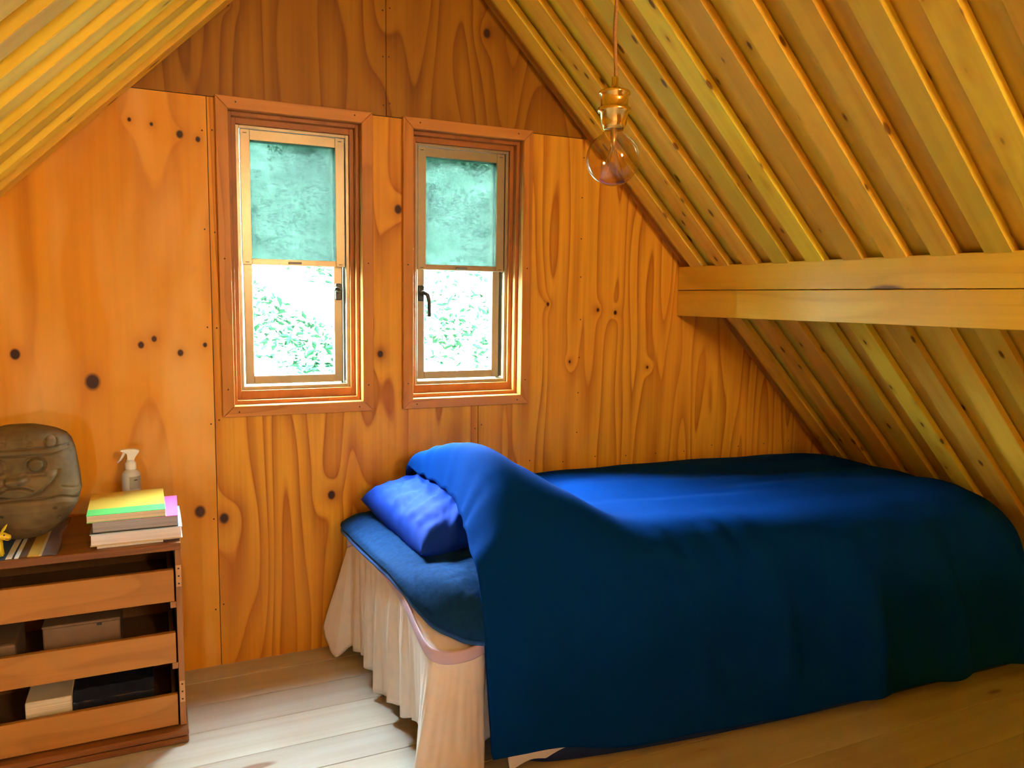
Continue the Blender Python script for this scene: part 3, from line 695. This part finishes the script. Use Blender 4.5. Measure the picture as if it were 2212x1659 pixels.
# pillow
def pillow(name, c, L, Wd, H, rot, mat, label):
    n = 70; V, F = [], []; mtx = rot.to_matrix()
    for side in (1, -1):
        for i in range(n):
            for j in range(n):
                u = -1 + 2 * i / (n - 1); v = -1 + 2 * j / (n - 1)
                xx = u * L / 2; yy = v * Wd / 2
                e = max(0.0, (1 - u ** 4)) ** 0.55 * max(0.0, (1 - v ** 4)) ** 0.55
                sh = 1 - 0.08 * (1 - abs(u)) ** 0.5 * abs(v) ** 4; sh2 = 1 - 0.07 * (1 - abs(v)) ** 0.5 * abs(u) ** 4
                p = Vector((xx * sh2, yy * sh, side * H / 2 * e))
                wr = 0.010 * noise.noise(Vector((u * 3.0 + v * 1.2, v * 5.5 - u * 2, side * 3))) + 0.0025 * noise.noise(Vector((u * 9 - v * 6, v * 9, side)))
                p.z += side * wr * min(1, e * 3)
                V.append(Vector(c) + mtx @ p)
    F = grid_faces(n, n) + [[k + n * n for k in f[::-1]] for f in grid_faces(n, n)]
    bm = bmesh.new(); vs_ = [bm.verts.new(v) for v in V]
    for f in F: bm.faces.new([vs_[i] for i in f])
    bmesh.ops.remove_doubles(bm, verts=bm.verts, dist=1e-5); bmesh.ops.recalc_face_normals(bm, faces=bm.faces)
    V, F = bm_data(bm); o = raw(name, V, F, mat, origin=c, smooth=True); tag(o, label, 'pillow'); return o
from mathutils import Euler
pil = pillow('pillow', (0.785, -0.345, 0.548), 0.30, 0.55, 0.15, Euler((0.05, -0.16, 0.06)), M['pillow'], 'bright blue pillow tucked under the turned-up edge of the duvet')

# duvet: cross-sections from the wall side over the bed and down the near side
ST = [
 [(0.800, -0.055, 0.575), (0.788, -0.140, 0.637), (0.808, -0.250, 0.635), (0.818, -0.370, 0.631), (0.818, -0.490, 0.621), (0.803, -0.590, 0.600), (0.782, -0.690, 0.565), (0.757, -0.795, 0.500), (0.745, -0.868, 0.345), (0.750, -0.886, 0.190), (0.757, -0.895, 0.050)],
 [(0.815, -0.050, 0.575), (0.810, -0.140, 0.665), (0.830, -0.250, 0.708), (0.850, -0.370, 0.738), (0.862, -0.480, 0.745), (0.860, -0.590, 0.722), (0.845, -0.700, 0.655), (0.820, -0.800, 0.540), (0.803, -0.872, 0.360), (0.803, -0.890, 0.195), (0.810, -0.902, 0.052)],
 [(0.930, -0.045, 0.570), (0.930, -0.140, 0.615), (0.935, -0.260, 0.655), (0.940, -0.390, 0.690), (0.945, -0.520, 0.712), (0.950, -0.640, 0.708), (0.945, -0.740, 0.650), (0.935, -0.820, 0.535), (0.925, -0.885, 0.355), (0.925, -0.903, 0.195), (0.930, -0.920, 0.050)],
 [(1.050, -0.045, 0.550), (1.050, -0.140, 0.562), (1.050, -0.260, 0.580), (1.050, -0.390, 0.605), (1.050, -0.520, 0.635), (1.050, -0.645, 0.655), (1.050, -0.755, 0.638), (1.050, -0.840, 0.540), (1.050, -0.900, 0.350), (1.050, -0.920, 0.190), (1.050, -0.940, 0.032)],
 [(1.200, -0.045, 0.542), (1.200, -0.140, 0.543), (1.200, -0.260, 0.545), (1.200, -0.390, 0.548), (1.200, -0.520, 0.556), (1.200, -0.660, 0.568), (1.200, -0.785, 0.568), (1.200, -0.872, 0.502), (1.200, -0.925, 0.345), (1.200, -0.945, 0.188), (1.200, -0.962, 0.028)],
 [(1.380, -0.045, 0.536), (1.380, -0.140, 0.544), (1.380, -0.270, 0.547), (1.380, -0.400, 0.549), (1.380, -0.530, 0.550), (1.380, -0.680, 0.554), (1.380, -0.820, 0.554), (1.380, -0.902, 0.490), (1.380, -0.945, 0.338), (1.380, -0.968, 0.182), (1.380, -0.988, 0.026)],
 [(1.600, -0.045, 0.531), (1.600, -0.140, 0.545), (1.600, -0.270, 0.549), (1.600, -0.410, 0.551), (1.600, -0.550, 0.551), (1.600, -0.705, 0.551), (1.600, -0.843, 0.549), (1.600, -0.920, 0.484), (1.600, -0.963, 0.332), (1.600, -0.990, 0.180), (1.600, -1.012, 0.028)],
 [(1.900, -0.045, 0.530), (1.900, -0.140, 0.546), (1.900, -0.280, 0.550), (1.900, -0.420, 0.552), (1.900, -0.560, 0.552), (1.900, -0.715, 0.551), (1.900, -0.855, 0.544), (1.900, -0.938, 0.480), (1.900, -0.985, 0.330), (1.900, -1.018, 0.180), (1.900, -1.042, 0.036)],
 [(2.250, -0.045, 0.530), (2.250, -0.140, 0.548), (2.250, -0.280, 0.555), (2.250, -0.430, 0.556), (2.250, -0.580, 0.554), (2.250, -0.720, 0.548), (2.250, -0.850, 0.534), (2.250, -0.945, 0.474), (2.250, -1.008, 0.330), (2.250, -1.047, 0.180), (2.250, -1.075, 0.048)],
 [(2.600, -0.045, 0.525), (2.600, -0.140, 0.542), (2.600, -0.280, 0.552), (2.600, -0.440, 0.553), (2.600, -0.600, 0.550), (2.600, -0.740, 0.545), (2.600, -0.870, 0.530), (2.600, -0.960, 0.470), (2.600, -1.027, 0.330), (2.600, -1.072, 0.180), (2.600, -1.105, 0.060)],
 [(2.705, -0.045, 0.500), (2.705, -0.140, 0.520), (2.705, -0.280, 0.530), (2.705, -0.440, 0.530), (2.705, -0.600, 0.527), (2.705, -0.740, 0.520), (2.705, -0.860, 0.502), (2.720, -0.945, 0.440), (2.740, -1.010, 0.310), (2.750, -1.060, 0.180), (2.750, -1.095, 0.070)]]
XS = np.array([s[4][0] for s in ST])
nu, nvv = 300, 150
rows = []
A = np.array(ST)
KEYX = [0.757, 0.82, 0.935, 1.05, 1.20, 1.38, 1.60, 1.90, 2.25, 2.60, 2.75]
KX = (np.array(KEYX) - KEYX[0]) / (KEYX[-1] - KEYX[0])
def cr_nu(t):
    """cross-section at length parameter t (stations unevenly spaced, Hermite between them)"""
    i = int(np.searchsorted(KX, t, side='right') - 1); i = max(0, min(i, len(KX) - 2)); h = KX[i + 1] - KX[i]; u = (t - KX[i]) / h
    def slope_(k):
        if k == 0: return (A[1] - A[0]) / (KX[1] - KX[0])
        if k == len(KX) - 1: return (A[-1] - A[-2]) / (KX[-1] - KX[-2])
        return 0.5 * ((A[k + 1] - A[k]) / (KX[k + 1] - KX[k]) + (A[k] - A[k - 1]) / (KX[k] - KX[k - 1]))
    m0, m1 = slope_(i) * h, slope_(i + 1) * h
    return A[i] * (2 * u ** 3 - 3 * u * u + 1) + m0 * (u ** 3 - 2 * u * u + u) + A[i + 1] * (-2 * u ** 3 + 3 * u * u) + m1 * (u ** 3 - u * u)
FOLDX = [(1.62, 0.055, 0.6), (1.92, 0.065, 1.0), (2.25, 0.065, 1.0), (2.56, 0.06, 1.0), (1.36, 0.05, 0.25)]
V = []
for i in range(nu):
    sec = cr_nu(i / (nu - 1))
    for j in range(nvv):
        s = j / (nvv - 1); p = Vector(cr(sec, s)); x, y, z = p
        side = max(0.0, min(1.0, (s - 0.64) / 0.14))            # on the hanging side
        topm = 1 - side
        # hanging folds, swelling outwards
        if side > 0:
            f = 0
            for fx, fw_, fa in FOLDX: f += fa * math.exp(-((x - fx - 0.04 * (0.5 - z)) / fw_) ** 2)
            f = (f - 0.4) * 0.085 * side * (0.35 + 0.65 * min(1, (0.55 - z) / 0.3)) * min(1, max(0, (x - 1.2) / 0.25)) * (0.25 + 0.75 * min(1, max(0, (z - 0.04) / 0.16)))
            p.y -= f; p.z += f * 0.15
            p.y -= 0.010 * side * noise.noise(Vector((x * 5.5, z * 0.9, 4.2)))
        # gathers at the shoulder
        gsh = math.exp(-((s - 0.67) / 0.055) ** 2) * math.exp(-((x - 1.45) / 0.30) ** 2)
        wv = noise.noise(Vector((x * 16 + y * 9, y * 2.5 - x * 2, 1.0)))
        p.z += 0.016 * gsh * wv; p.y -= 0.010 * gsh * wv
        # long soft wrinkles on the top
        if topm > 0 and x > 1.05:
            r1 = noise.noise(Vector((x * 1.4 + 0.2, y * 9.0 + x * 1.1, 7.7)))
            p.z += 0.016 * topm * r1 * min(1, (x - 1.05) * 3)
        # puckers by the turned-up head edge
        he = math.exp(-((x - 0.78) / 0.06) ** 2) * (1 - 0.7 * side)
        p.z += 0.006 * he * math.sin(s * 75 + 3 * noise.noise(Vector((s * 9, 0, 0))))
        p.z += 0.006 * noise.noise(Vector((x * 5, y * 5, 2.0))) * topm
        if s > 0.97: p.z += 0.006 * noise.noise(Vector((x * 4, 0, 9))) * (s - 0.97) / 0.03
        V.append(p)
duv = raw('duvet', V, grid_faces(nu, nvv), M['duvet'], origin=(1.7, -0.5, 0.1), smooth=True); tag(duv, 'deep blue duvet spread over the bed and hanging down its near side', 'duvet')
mod(duv, 'SOLIDIFY', thickness=0.024, offset=-1)

# under-blanket showing below the duvet hem
V = []; nb = 120; UB = [(0.870, -0.890, 0.003), (0.93, -0.918, 0.003), (1.10, -0.952, 0.004), (1.27, -0.976, 0.006), (1.50, -1.000, 0.008), (1.85, -1.030, 0.014), (2.25, -1.066, 0.030), (2.6, -1.095, 0.044), (2.7, -1.09, 0.055)]
for i in range(nb):
    h = Vector(cr(UB, i / (nb - 1)))
    for j in range(14):
        s = j / 13; tp = Vector((h.x, -0.835, 0.42)); p = tp.lerp(h, s); p.y -= 0.02 * math.sin(s * math.pi) * 0.3
        V.append(p)
ub = raw('under_blanket', V, grid_faces(nb, 14), M['blanket'], origin=(1.7, -0.95, 0.0), smooth=True); tag(ub, 'dark navy blanket edge hanging just below the duvet hem', 'blanket')
mod(ub, 'SOLIDIFY', thickness=0.004, offset=0)
V = []; nb = 30
for i in range(nb):
    t = i / (nb - 1); x = 0.80 + 0.17 * t; hemz = 0.008 + 0.012 * abs(math.sin(t * 5.2)) + 0.026 * t
    for j in range(8):
        s = j / 7; V.append(Vector((x + 0.004 * math.sin(9 * t), -0.848 - 0.072 * s ** 2 - 0.014 * t, 0.30 + (hemz - 0.30) * s)))
sh = raw('white_sheet', V, grid_faces(nb, 8), M['sheet_white'], origin=(0.88, -0.88, 0.02), smooth=True); tag(sh, 'corner of a white sheet peeping out below the duvet hem', 'sheet'); mod(sh, 'SOLIDIFY', thickness=0.002)

# ---- pendant bulb
BX, BY = 0.745, -1.425
pend = empty('pendant_bulb', (BX, BY, 1.42)); tag(pend, 'bare globe bulb in a brass socket hanging from the ridge on a brown cord', 'pendant lamp')
zc = 1.466
cordp = [(BX - 0.013 + 0.013 * t + 0.0016 * math.sin(t * 40), BY + 0.0016 * math.cos(t * 40), 2.60 + (1.597 - 2.60) * t) for t in np.linspace(0, 1, 90)]
raw('cord', *tube_vf(cordp, 0.0034, 8), M['cord'], pend, smooth=True)
pr = [(0.004, 0.140), (0.0055, 0.138), (0.0055, 0.124), (0.009, 0.122), (0.013, 0.117), (0.026, 0.115), (0.0275, 0.113), (0.0275, 0.110), (0.024, 0.108), (0.024, 0.088), (0.029, 0.086), (0.029, 0.080), (0.024, 0.078), (0.0225, 0.060), (0.020, 0.056), (0.018, 0.050)]
raw('socket', *lathe_vf([(r, z) for r, z in pr], (BX, BY, zc), 32), M['brass'], pend, smooth=True)
gp = []
for a in np.linspace(-90, 58, 30): gp.append((0.0465 * math.cos(math.radians(a)) + 0.0002, 0.0465 * math.sin(math.radians(a))))
gp += [(0.020, 0.0425), (0.0165, 0.048), (0.0160, 0.055)]
bl = raw('globe', *lathe_vf(gp, (BX, BY, zc), 40, cap=False), M['bulb'], pend, smooth=True)
fil = [(BX, BY, zc + 0.05), (BX, BY, zc + 0.02)]
fp = [tube_vf([(BX, BY, zc + 0.052), (BX, BY, zc + 0.012)], [0.006, 0.003], 8)]
for k in range(6):
    a = math.pi * 2 * k / 6; b_ = a + math.pi / 6
    fp.append(tube_vf([(BX + 0.005 * math.cos(a), BY + 0.005 * math.sin(a), zc + 0.022), (BX + 0.017 * math.cos(b_), BY + 0.017 * math.sin(b_), zc - 0.024), (BX + 0.005 * math.cos(b_ + .5), BY + 0.005 * math.sin(b_ + .5), zc + 0.018)], 0.0007, 5))
raw('filament', *join_vf(*fp), M['filament'], pend, smooth=True)

# ---- warm fill lamps added out of view to brighten the gable wall and ceiling
M['fill_glow'] = fill_glow_mat()
for lx, ly, lz, wt, lab in ((1.06, -4.15, 1.86, 1.0, 'added fill globe hanging nearer the light-blocking wall'), (1.06, -4.62, 1.80, 1.0, 'added fill globe hanging nearer the rear wall')):
    lp = empty('fill_lamp', (lx, ly, lz)); tag(lp, lab, 'lamp', 'added fill lamps behind the camera')
    raw('shade', *lathe_vf([(0.16 * math.cos(a), 0.16 * math.sin(a)) for a in np.linspace(-1.5, 1.5, 18)], (lx, ly, lz), 28), M['fill_glow'], lp, smooth=True)
    raw('cord', *tube_vf([(lx, ly, lz + 0.155), (lx, ly, RZ - abs(lx - RX) - 0.055)], 0.004, 8), M['cord'], lp)
    ld = bpy.data.lights.new('fill_light', 'POINT'); ld.energy = FILL * wt; ld.color = FILL_COL; ld.shadow_soft_size = 0.18
    lo = bpy.data.objects.new('fill_light', ld); COL.objects.link(lo); lo.parent = lp; lo.location = (0, 0, 0)

# ---- chest with open-topped drawers
CX0, CX1 = -0.76, 0.050
ch = empty('drawer_chest', (-0.355, -0.22, 0.0)); tag(ch, 'brown wooden chest of three open-topped drawers beside the bed', 'chest')
box('top', (CX0, CX1, -0.41, -0.025, 0.5335, 0.5535), M['cab_dark'], ch, bev=0.002)
box('side', (CX1 - 0.0150, CX1, -0.408, -0.030, 0.036, 0.5333), M['cab_post'], ch, bev=0.001)
box('side', (CX0, CX0 + 0.0150, -0.408, -0.030, 0.036, 0.5333), M['cab_post'], ch, bev=0.001)
box('back', (CX0 + 0.0150, CX1 - 0.0150, -0.036, -0.030, 0.036, 0.5333), M['tray'], ch)
V, F = join_vf(box_vf(CX0 - 0.004, CX1 + 0.005, -0.441, -0.022, 0.0, 0.017, 0.004), box_vf(CX0 - 0.004, CX1 + 0.005, -0.438, -0.022, 0.0175, 0.0355, 0.004))
raw('plinth', V, F, M['cab_dark'], ch)
for z0, z1 in ((0.392, 0.481), (0.219, 0.304), (0.040, 0.128)):
    dr = box('drawer', (CX0 + 0.019, CX1 - 0.0195, -0.409, -0.394, z0, z1), M['drawer'], ch, bev=0.0012)
    box('tray_bottom', (CX0 + 0.022, CX1 - 0.024, -0.394, -0.045, z0 + 0.004, z0 + 0.010), M['tray'], dr)
    box('tray_side', (CX1 - 0.034, CX1 - 0.024, -0.394, -0.045, z0 + 0.010, z1 - 0.012), M['tray'], dr)
    box('tray_side', (CX0 + 0.022, CX0 + 0.032, -0.394, -0.045, z0 + 0.010, z1 - 0.012), M['tray'], dr)
    box('tray_back', (CX0 + 0.032, CX1 - 0.034, -0.055, -0.045, z0 + 0.010, z1 - 0.012), M['tray'], dr)
for z in (0.374, 0.201):
    box('runner_rail', (CX1 - 0.030, CX1 - 0.0152, -0.403, -0.06, z - 0.002, z + 0.015), M['cab_post'], ch)
    box('runner_rail', (CX0 + 0.0152, CX0 + 0.030, -0.403, -0.06, z - 0.002, z + 0.015), M['cab_post'], ch)
for z0, z1 in ((0.432, 0.492), (0.104, 0.165)):
    pt = box('latch_plate', (CX1 - 0.0142, CX1 - 0.0005, -0.4112, -0.408, z0, z1), M['plate'], ch, bev=0.0008)
    for q in (0.15, 0.5, 0.85):
        zz = z0 + q * (z1 - z0); box('screw', (CX1 - 0.0095, CX1 - 0.0050, -0.4119, -0.411, zz - 0.002, zz + 0.002), M['screw'], pt)

# things lying in the drawers
def carton():
    o = empty('carton', (-0.19, -0.27, 0.2292)); tag(o, 'dim grey-brown carton lying in the middle drawer', 'box')
    box('body', (-0.285, -0.105, -0.36, -0.18, 0.2292, 0.346), M['box_dark'], o, bev=0.003)
    box('lid', (-0.287, -0.103, -0.362, -0.178, 0.346, 0.352), M['box_dark'], o, bev=0.002)
    box('clasp', (-0.160, -0.148, -0.3635, -0.3615, 0.338, 0.344), M['screw'], o)
carton()
o = box('paper_stack', (-0.332, -0.2255, -0.37, -0.16, 0.0503, 0.158), M['pg_cream'], origin=(-0.28, -0.27, 0.0503), bev=0.004, seg=2); tag(o, 'thick block of cream paper lying in the bottom drawer', 'paper stack')
V = []; F = []
prf = [(-0.15, 0.0), (-0.155, 0.035), (-0.145, 0.082), (-0.12, 0.104), (-0.05, 0.107), (0.03, 0.103), (0.055, 0.08), (0.058, 0.0)]
poly = [(y - 0.215, z + 0.0503) for y, z in prf]
for xx in np.linspace(-0.2235, -0.028, 16):
    for (y, z) in poly:
        w = 0.003 * noise.noise(Vector((xx * 40, y * 60, z * 60))); V.append(Vector((xx, y + w, max(0.0503, z + (w if z > 0.06 else 0)))))
n_ = len(poly)
for i in range(15):
    for k in range(n_): F.append([i * n_ + k, i * n_ + (k + 1) % n_, (i + 1) * n_ + (k + 1) % n_, (i + 1) * n_ + k])
F += [list(range(n_ - 1, -1, -1)), [15 * n_ + k for k in range(n_)]]
o = raw('wrapped_bundle', V, F, M['cv_gloss'], origin=(-0.126, -0.26, 0.0503)); tag(o, 'glossy black wrapped bundle lying in the bottom drawer', 'bundle')
o = box('dark_case', (-0.52, -0.345, -0.36, -0.20, 0.2292, 0.318), M['box_dark'], origin=(-0.43, -0.28, 0.2292), bev=0.008, seg=2); tag(o, 'dark low case at the left end of the middle drawer', 'box')

# ---- on the chest: runner, stone figure, toy, books, bottle
T = 0.5535
nx, ny = 40, 30; V = []
for i in range(nx):
    for j in range(ny):
        x = -0.40 - 0.17 + 0.33 * i / (nx - 1); y = -0.398 + 0.36 * j / (ny - 1)
        V.append((x + 0.004 * math.sin(j * 0.3), y, T + 0.0022 + 0.0008 * math.sin(x * 160)))
ru = raw('table_runner', V, grid_faces(nx, ny), M['runner'], origin=(-0.40, -0.22, T), smooth=True); tag(ru, 'striped blue, gold and purple cloth runner under the stone figure', 'cloth')
mod(ru, 'SOLIDIFY', thickness=0.0018, offset=-1)

HW = [(110, 0.0), (116, .040), (150, .067), (180, .087), (230, .108), (300, .119), (400, .126), (600, .133), (880, .138), (1000, .130), (1100, .116), (1200, .099), (1280, .078), (1350, .050), (1378, .030), (1386, 0.0)]
def hw(c): return float(np.interp(c, [a for a, _ in HW], [b for _, b in HW]))
SX, SY, SZ0 = -0.330, -0.215, T + 0.0055
def zofc(c): return SZ0 + (1386 - c) / 1276 * 0.306
def relief(X, c): return 2.1 * relief_(X, c)
def relief_(X, c):
    d = 0.0; ax = abs(X)
    gv = lambda dist, w, dep: -dep * math.exp(-(dist / w) ** 2)
    sst = lambda a, b, v: max(0.0, min(1.0, (v - a) / (b - a)))
    d += gv(c - (388 - 18 * sst(420, 560, ax)), 9, 0.004) + gv(c - 322, 10, 0.003)
    if 322 < c < 388: d += 0.002
    if c < 322:
        d += gv(ax - 112, 8, 0.0025) * sst(150, 190, c); d += gv(math.hypot(ax - 375, c - 266) - 64, 11, 0.004) + (0.003 if math.hypot(ax - 375, c - 266) < 58 else 0)
        d += gv(math.hypot(ax - 150, c - 270) - 22, 8, 0.003)
    re = math.hypot((ax - 215) / 100, (c - 492) / 78)
    d += gv((re - 1.0) * 85, 13, 0.0055)
    if re < 1: d += 0.005 * (1 - re * re) ** 0.5 + 0.001
    d += gv(c - 598 - 0.0004 * (ax - 250) ** 2, 10, 0.003) * (1 if 150 < ax < 320 else 0)
    # nose
    if 420 < c < 680:
        wd = 40 + 70 * sst(440, 640, c); d += 0.011 * sst(430, 640, c) * max(0, 1 - (ax / wd) ** 2) ** 0.6
        rn = math.hypot((ax - 75) / 55, (c - 630) / 42); d += 0.005 * max(0, 1 - rn * rn) + gv((rn - 1) * 48, 9, 0.0025)
    # mouth: down-turned arc, lips swollen
    mc = 708 + 0.0016 * X * X
    if ax < 185: d += gv(c - mc, 9, 0.0055) + 0.003 * math.exp(-((c - mc - 28) / 20) ** 2) + 0.003 * math.exp(-((c - mc + 24) / 18) ** 2)
    # face boundary, jaw, collar
    rf = math.hypot(X / 470, (c - 480) / 360)
    if c > 560: d += gv((rf - 1) * 400, 20, 0.0055); d += 0.006 * (1 if rf < 1 else 0) * sst(560, 620, c)
    cc = 862 + (max(0, ax - 420) / 190) ** 2 * 60
    d += gv(c - cc, 11, 0.004); 
    if ax > 480: d += gv(c - 760 - (ax - 480) * 0.35, 10, 0.003)
    if c > cc: d += 0.005 * sst(0, 60, c - cc)
    for hx_, hc in ((393, 985), (420, 1105), (-175, 1035), (195, 1275), (565, 340), (-330, 1120)):
        d += gv(math.hypot(X - hx_, c - hc), 12, 0.010)
    return d
nc, na = 230, 260; V = []; F = []
cs = [110 + 1276 * (0.5 - 0.5 * math.cos(math.pi * i / (nc - 1))) for i in range(nc)]
cs = [0.35 * c + 0.65 * (110 + 1276 * i / (nc - 1)) for i, c in enumerate(cs)]
for c in cs:
    w = max(hw(c), 0.0006); dpt = w * 0.82
    for k in range(na):
        a = 2 * math.pi * k / na; ca, sa = math.cos(a), math.sin(a); ex = 0.75
        x = w * math.copysign(abs(ca) ** ex, ca); y = dpt * math.copysign(abs(sa) ** ex, sa)
        nrm = Vector((ca, sa, 0))
        X = x * 4874
        if y < 0: rl = relief(X, c) * min(1.0, (-y / dpt) * 2.2)
        else: rl = 0
        rl += 0.0025 * noise.noise(Vector((x * 25, y * 25, c * 0.006)))
        p = Vector((SX + x, SY + y, zofc(c))) + Vector((ca * 0.35, sa, 0)) * rl * min(1, w / 0.05)
        V.append(p)
for i in range(nc - 1):
    for k in range(na): F.append([i * na + k, (i + 1) * na + k, (i + 1) * na + (k + 1) % na, i * na + (k + 1) % na])
st = raw('stone_figure', V, F, M['stone'], origin=(SX, SY, SZ0), smooth=True); tag(st, 'squat carved stone figure with round eyes and a down-turned mouth on the chest', 'figure')

ty = empty('toy_animal', (-0.372, -0.368, T + 0.004)); tag(ty, 'small yellow plastic toy animal in front of the stone figure', 'toy')
tz = T + 0.004
body = tube_vf([(-0.425, -0.368, tz + 0.035), (-0.412, -0.368, tz + 0.037), (-0.385, -0.368, tz + 0.036), (-0.372, -0.368, tz + 0.040), (-0.366, -0.368, tz + 0.047)], [0.006, 0.012, 0.012, 0.009, 0.007], 14)
raw('body', *body, M['toy'], ty, smooth=True)
raw('head', *tube_vf([(-0.374, -0.368, tz + 0.052), (-0.366, -0.368, tz + 0.052), (-0.356, -0.368, tz + 0.049), (-0.345, -0.368, tz + 0.044), (-0.341, -0.368, tz + 0.043)], [0.006, 0.0095, 0.0095, 0.008, 0.004], 16), M['toy'], ty, smooth=True)
for s in (-1, 1):
    raw('ear', *tube_vf([(-0.362, -0.368 + s * 0.005, tz + 0.058), (-0.355, -0.368 + s * 0.007, tz + 0.068), (-0.349, -0.368 + s * 0.008, tz + 0.077)], [0.002, 0.0038, 0.001], 8), M['toy'], ty, smooth=True)
    for lx in (-0.410, -0.366):
        raw('leg', *tube_vf([(lx, -0.368 + s * 0.007, tz + 0.038), (lx + 0.002, -0.368 + s * 0.007, tz + 0.018), (lx + 0.003, -0.368 + s * 0.007, tz + 0.0005)], [0.006, 0.0045, 0.0055], 10), M['toy'], ty, smooth=True)
    raw('eye', *tube_vf([(-0.354, -0.368 + s * 0.0085, tz + 0.054), (-0.354, -0.368 + s * 0.0097, tz + 0.054)], 0.0022, 8), M['toy_dark'], ty)
raw('mouth', *tube_vf([(-0.352, -0.3775, tz + 0.044), (-0.345, -0.3765, tz + 0.0425), (-0.3405, -0.372, tz + 0.042)], 0.0009, 6), M['toy_dark'], ty)

def book(name, b, rz, cov, pg, th, label, over=0.003, top=None, hard=True, spine='back'):
    x0, x1, y0, y1, z0, z1 = b; cxx, cyy = (x0 + x1) / 2, (y0 + y1) / 2
    o = empty(name, (cxx, cyy, z0)); tag(o, label, 'book', 'stack of books on the chest'); o.rotation_euler = (0, 0, rz)
    box('page_block', (x0 + over, x1 - over, y0 + over, y1 - th, z0 + th, z1 - th), M[pg], o)
    box('cover', (x0, x1, y0, y1, z0, z0 + th), M[cov], o, bev=th * 0.3)
    box('cover', (x0, x1, y0, y1, z1 - th, z1), M[top or cov], o, bev=th * 0.3)
    box('spine', (x0, x1, y1 - th, y1, z0 + th, z1 - th), M[cov], o)
    return o
o = box('booklet', (-0.150, 0.008, -0.388, -0.17, T + 0.0002, T + 0.0062), M['cv_white'], origin=(-0.07, -0.28, T), bev=0.001); tag(o, 'thin white booklet under the book stack, its end short of the chest edge', 'booklet', 'stack of books on the chest')
o = box('booklet', (0.0095, 0.0480, -0.372, -0.19, T + 0.0002, T + 0.0062), M['cv_white'], origin=(0.028, -0.28, T), bev=0.001); tag(o, 'narrow white booklet showing at the right corner under the book stack', 'booklet', 'stack of books on the chest')
book('book', (-0.166, 0.056, -0.388, -0.165, 0.5600, 0.5930), 0.0, 'cv_cream', 'pg_white', 0.0025, 'hardback with white pages and cream boards, lowest thick book of the stack', top='cv_blue')
book('book', (-0.160, 0.048, -0.384, -0.158, 0.5935, 0.6235), -0.012, 'cv_dark', 'pg_grey', 0.0018, 'thick book with grey page edges and a pink cover in the middle of the stack', top='cv_pink')
book('book', (-0.173, 0.015, -0.388, -0.140, 0.6240, 0.6440), 0.012, 'cv_yellow', 'pg_cream', 0.0014, 'yellow and green paperback lying on top of the book stack', over=0.001)

bo = empty('spray_bottle', (-0.0715, -0.100, T)); tag(bo, 'small white trigger spray bottle standing behind the book stack', 'bottle')
bx, by = -0.0715, -0.100
raw('body', *lathe_vf([(0.022, 0), (0.0255, 0.003), (0.0255, 0.128), (0.0245, 0.136), (0.019, 0.142), (0.0135, 0.145), (0.0135, 0.150)], (bx, by, T), 28), M['b_clear'], bo, smooth=True)
lab = []
for z in (T + 0.09, T + 0.128):
    for a in np.linspace(-1.75, -0.30, 12): lab.append(Vector((bx + 0.0259 * math.cos(a), by + 0.0259 * math.sin(a), z)))
raw('label', lab, [[k, k + 1, 12 + k + 1, 12 + k] for k in range(11)], M['b_label'], bo, smooth=True)
lab = []
for z in (T + 0.116, T + 0.119):
    for a in np.linspace(-1.25, -0.85, 5): lab.append(Vector((bx + 0.0263 * math.cos(a), by + 0.0263 * math.sin(a), z)))
raw('label_mark', lab, [[k, k + 1, 5 + k + 1, 5 + k] for k in range(4)], M['screw'], bo)
raw('collar', *lathe_vf([(0.0145, 0.147), (0.0150, 0.149), (0.0150, 0.166), (0.0115, 0.169), (0.0100, 0.176)], (bx, by, T), 24), M['b_white'], bo, smooth=True)
hp = [(bx - 0.026, T + 0.206), (bx - 0.026, T + 0.201), (bx - 0.014, T + 0.199), (bx - 0.0085, T + 0.192), (bx - 0.0075, T + 0.172), (bx + 0.0080, T + 0.172), (bx + 0.0150, T + 0.186), (bx + 0.0245, T + 0.199), (bx + 0.0245, T + 0.203), (bx + 0.012, T + 0.207), (bx - 0.005, T + 0.208)]
V, F = prism_vf(hp, by - 0.008, by + 0.008); bm = bmesh.new(); vs_ = [bm.verts.new(v) for v in V]
for f in F: bm.faces.new([vs_[i] for i in f])
bmesh.ops.recalc_face_normals(bm, faces=bm.faces); bmesh.ops.bevel(bm, geom=list(bm.edges), offset=0.0015, segments=2, affect='EDGES'); V, F = bm_data(bm)
raw('spray_head', V, F, M['b_white'], bo)
raw('trigger', *tube_vf([(bx - 0.015, by, T + 0.199), (bx - 0.020, by, T + 0.188), (bx - 0.027, by, T + 0.176), (bx - 0.035, by, T + 0.168)], [0.0045, 0.004, 0.003, 0.002], 8), M['b_white'], bo, smooth=True)
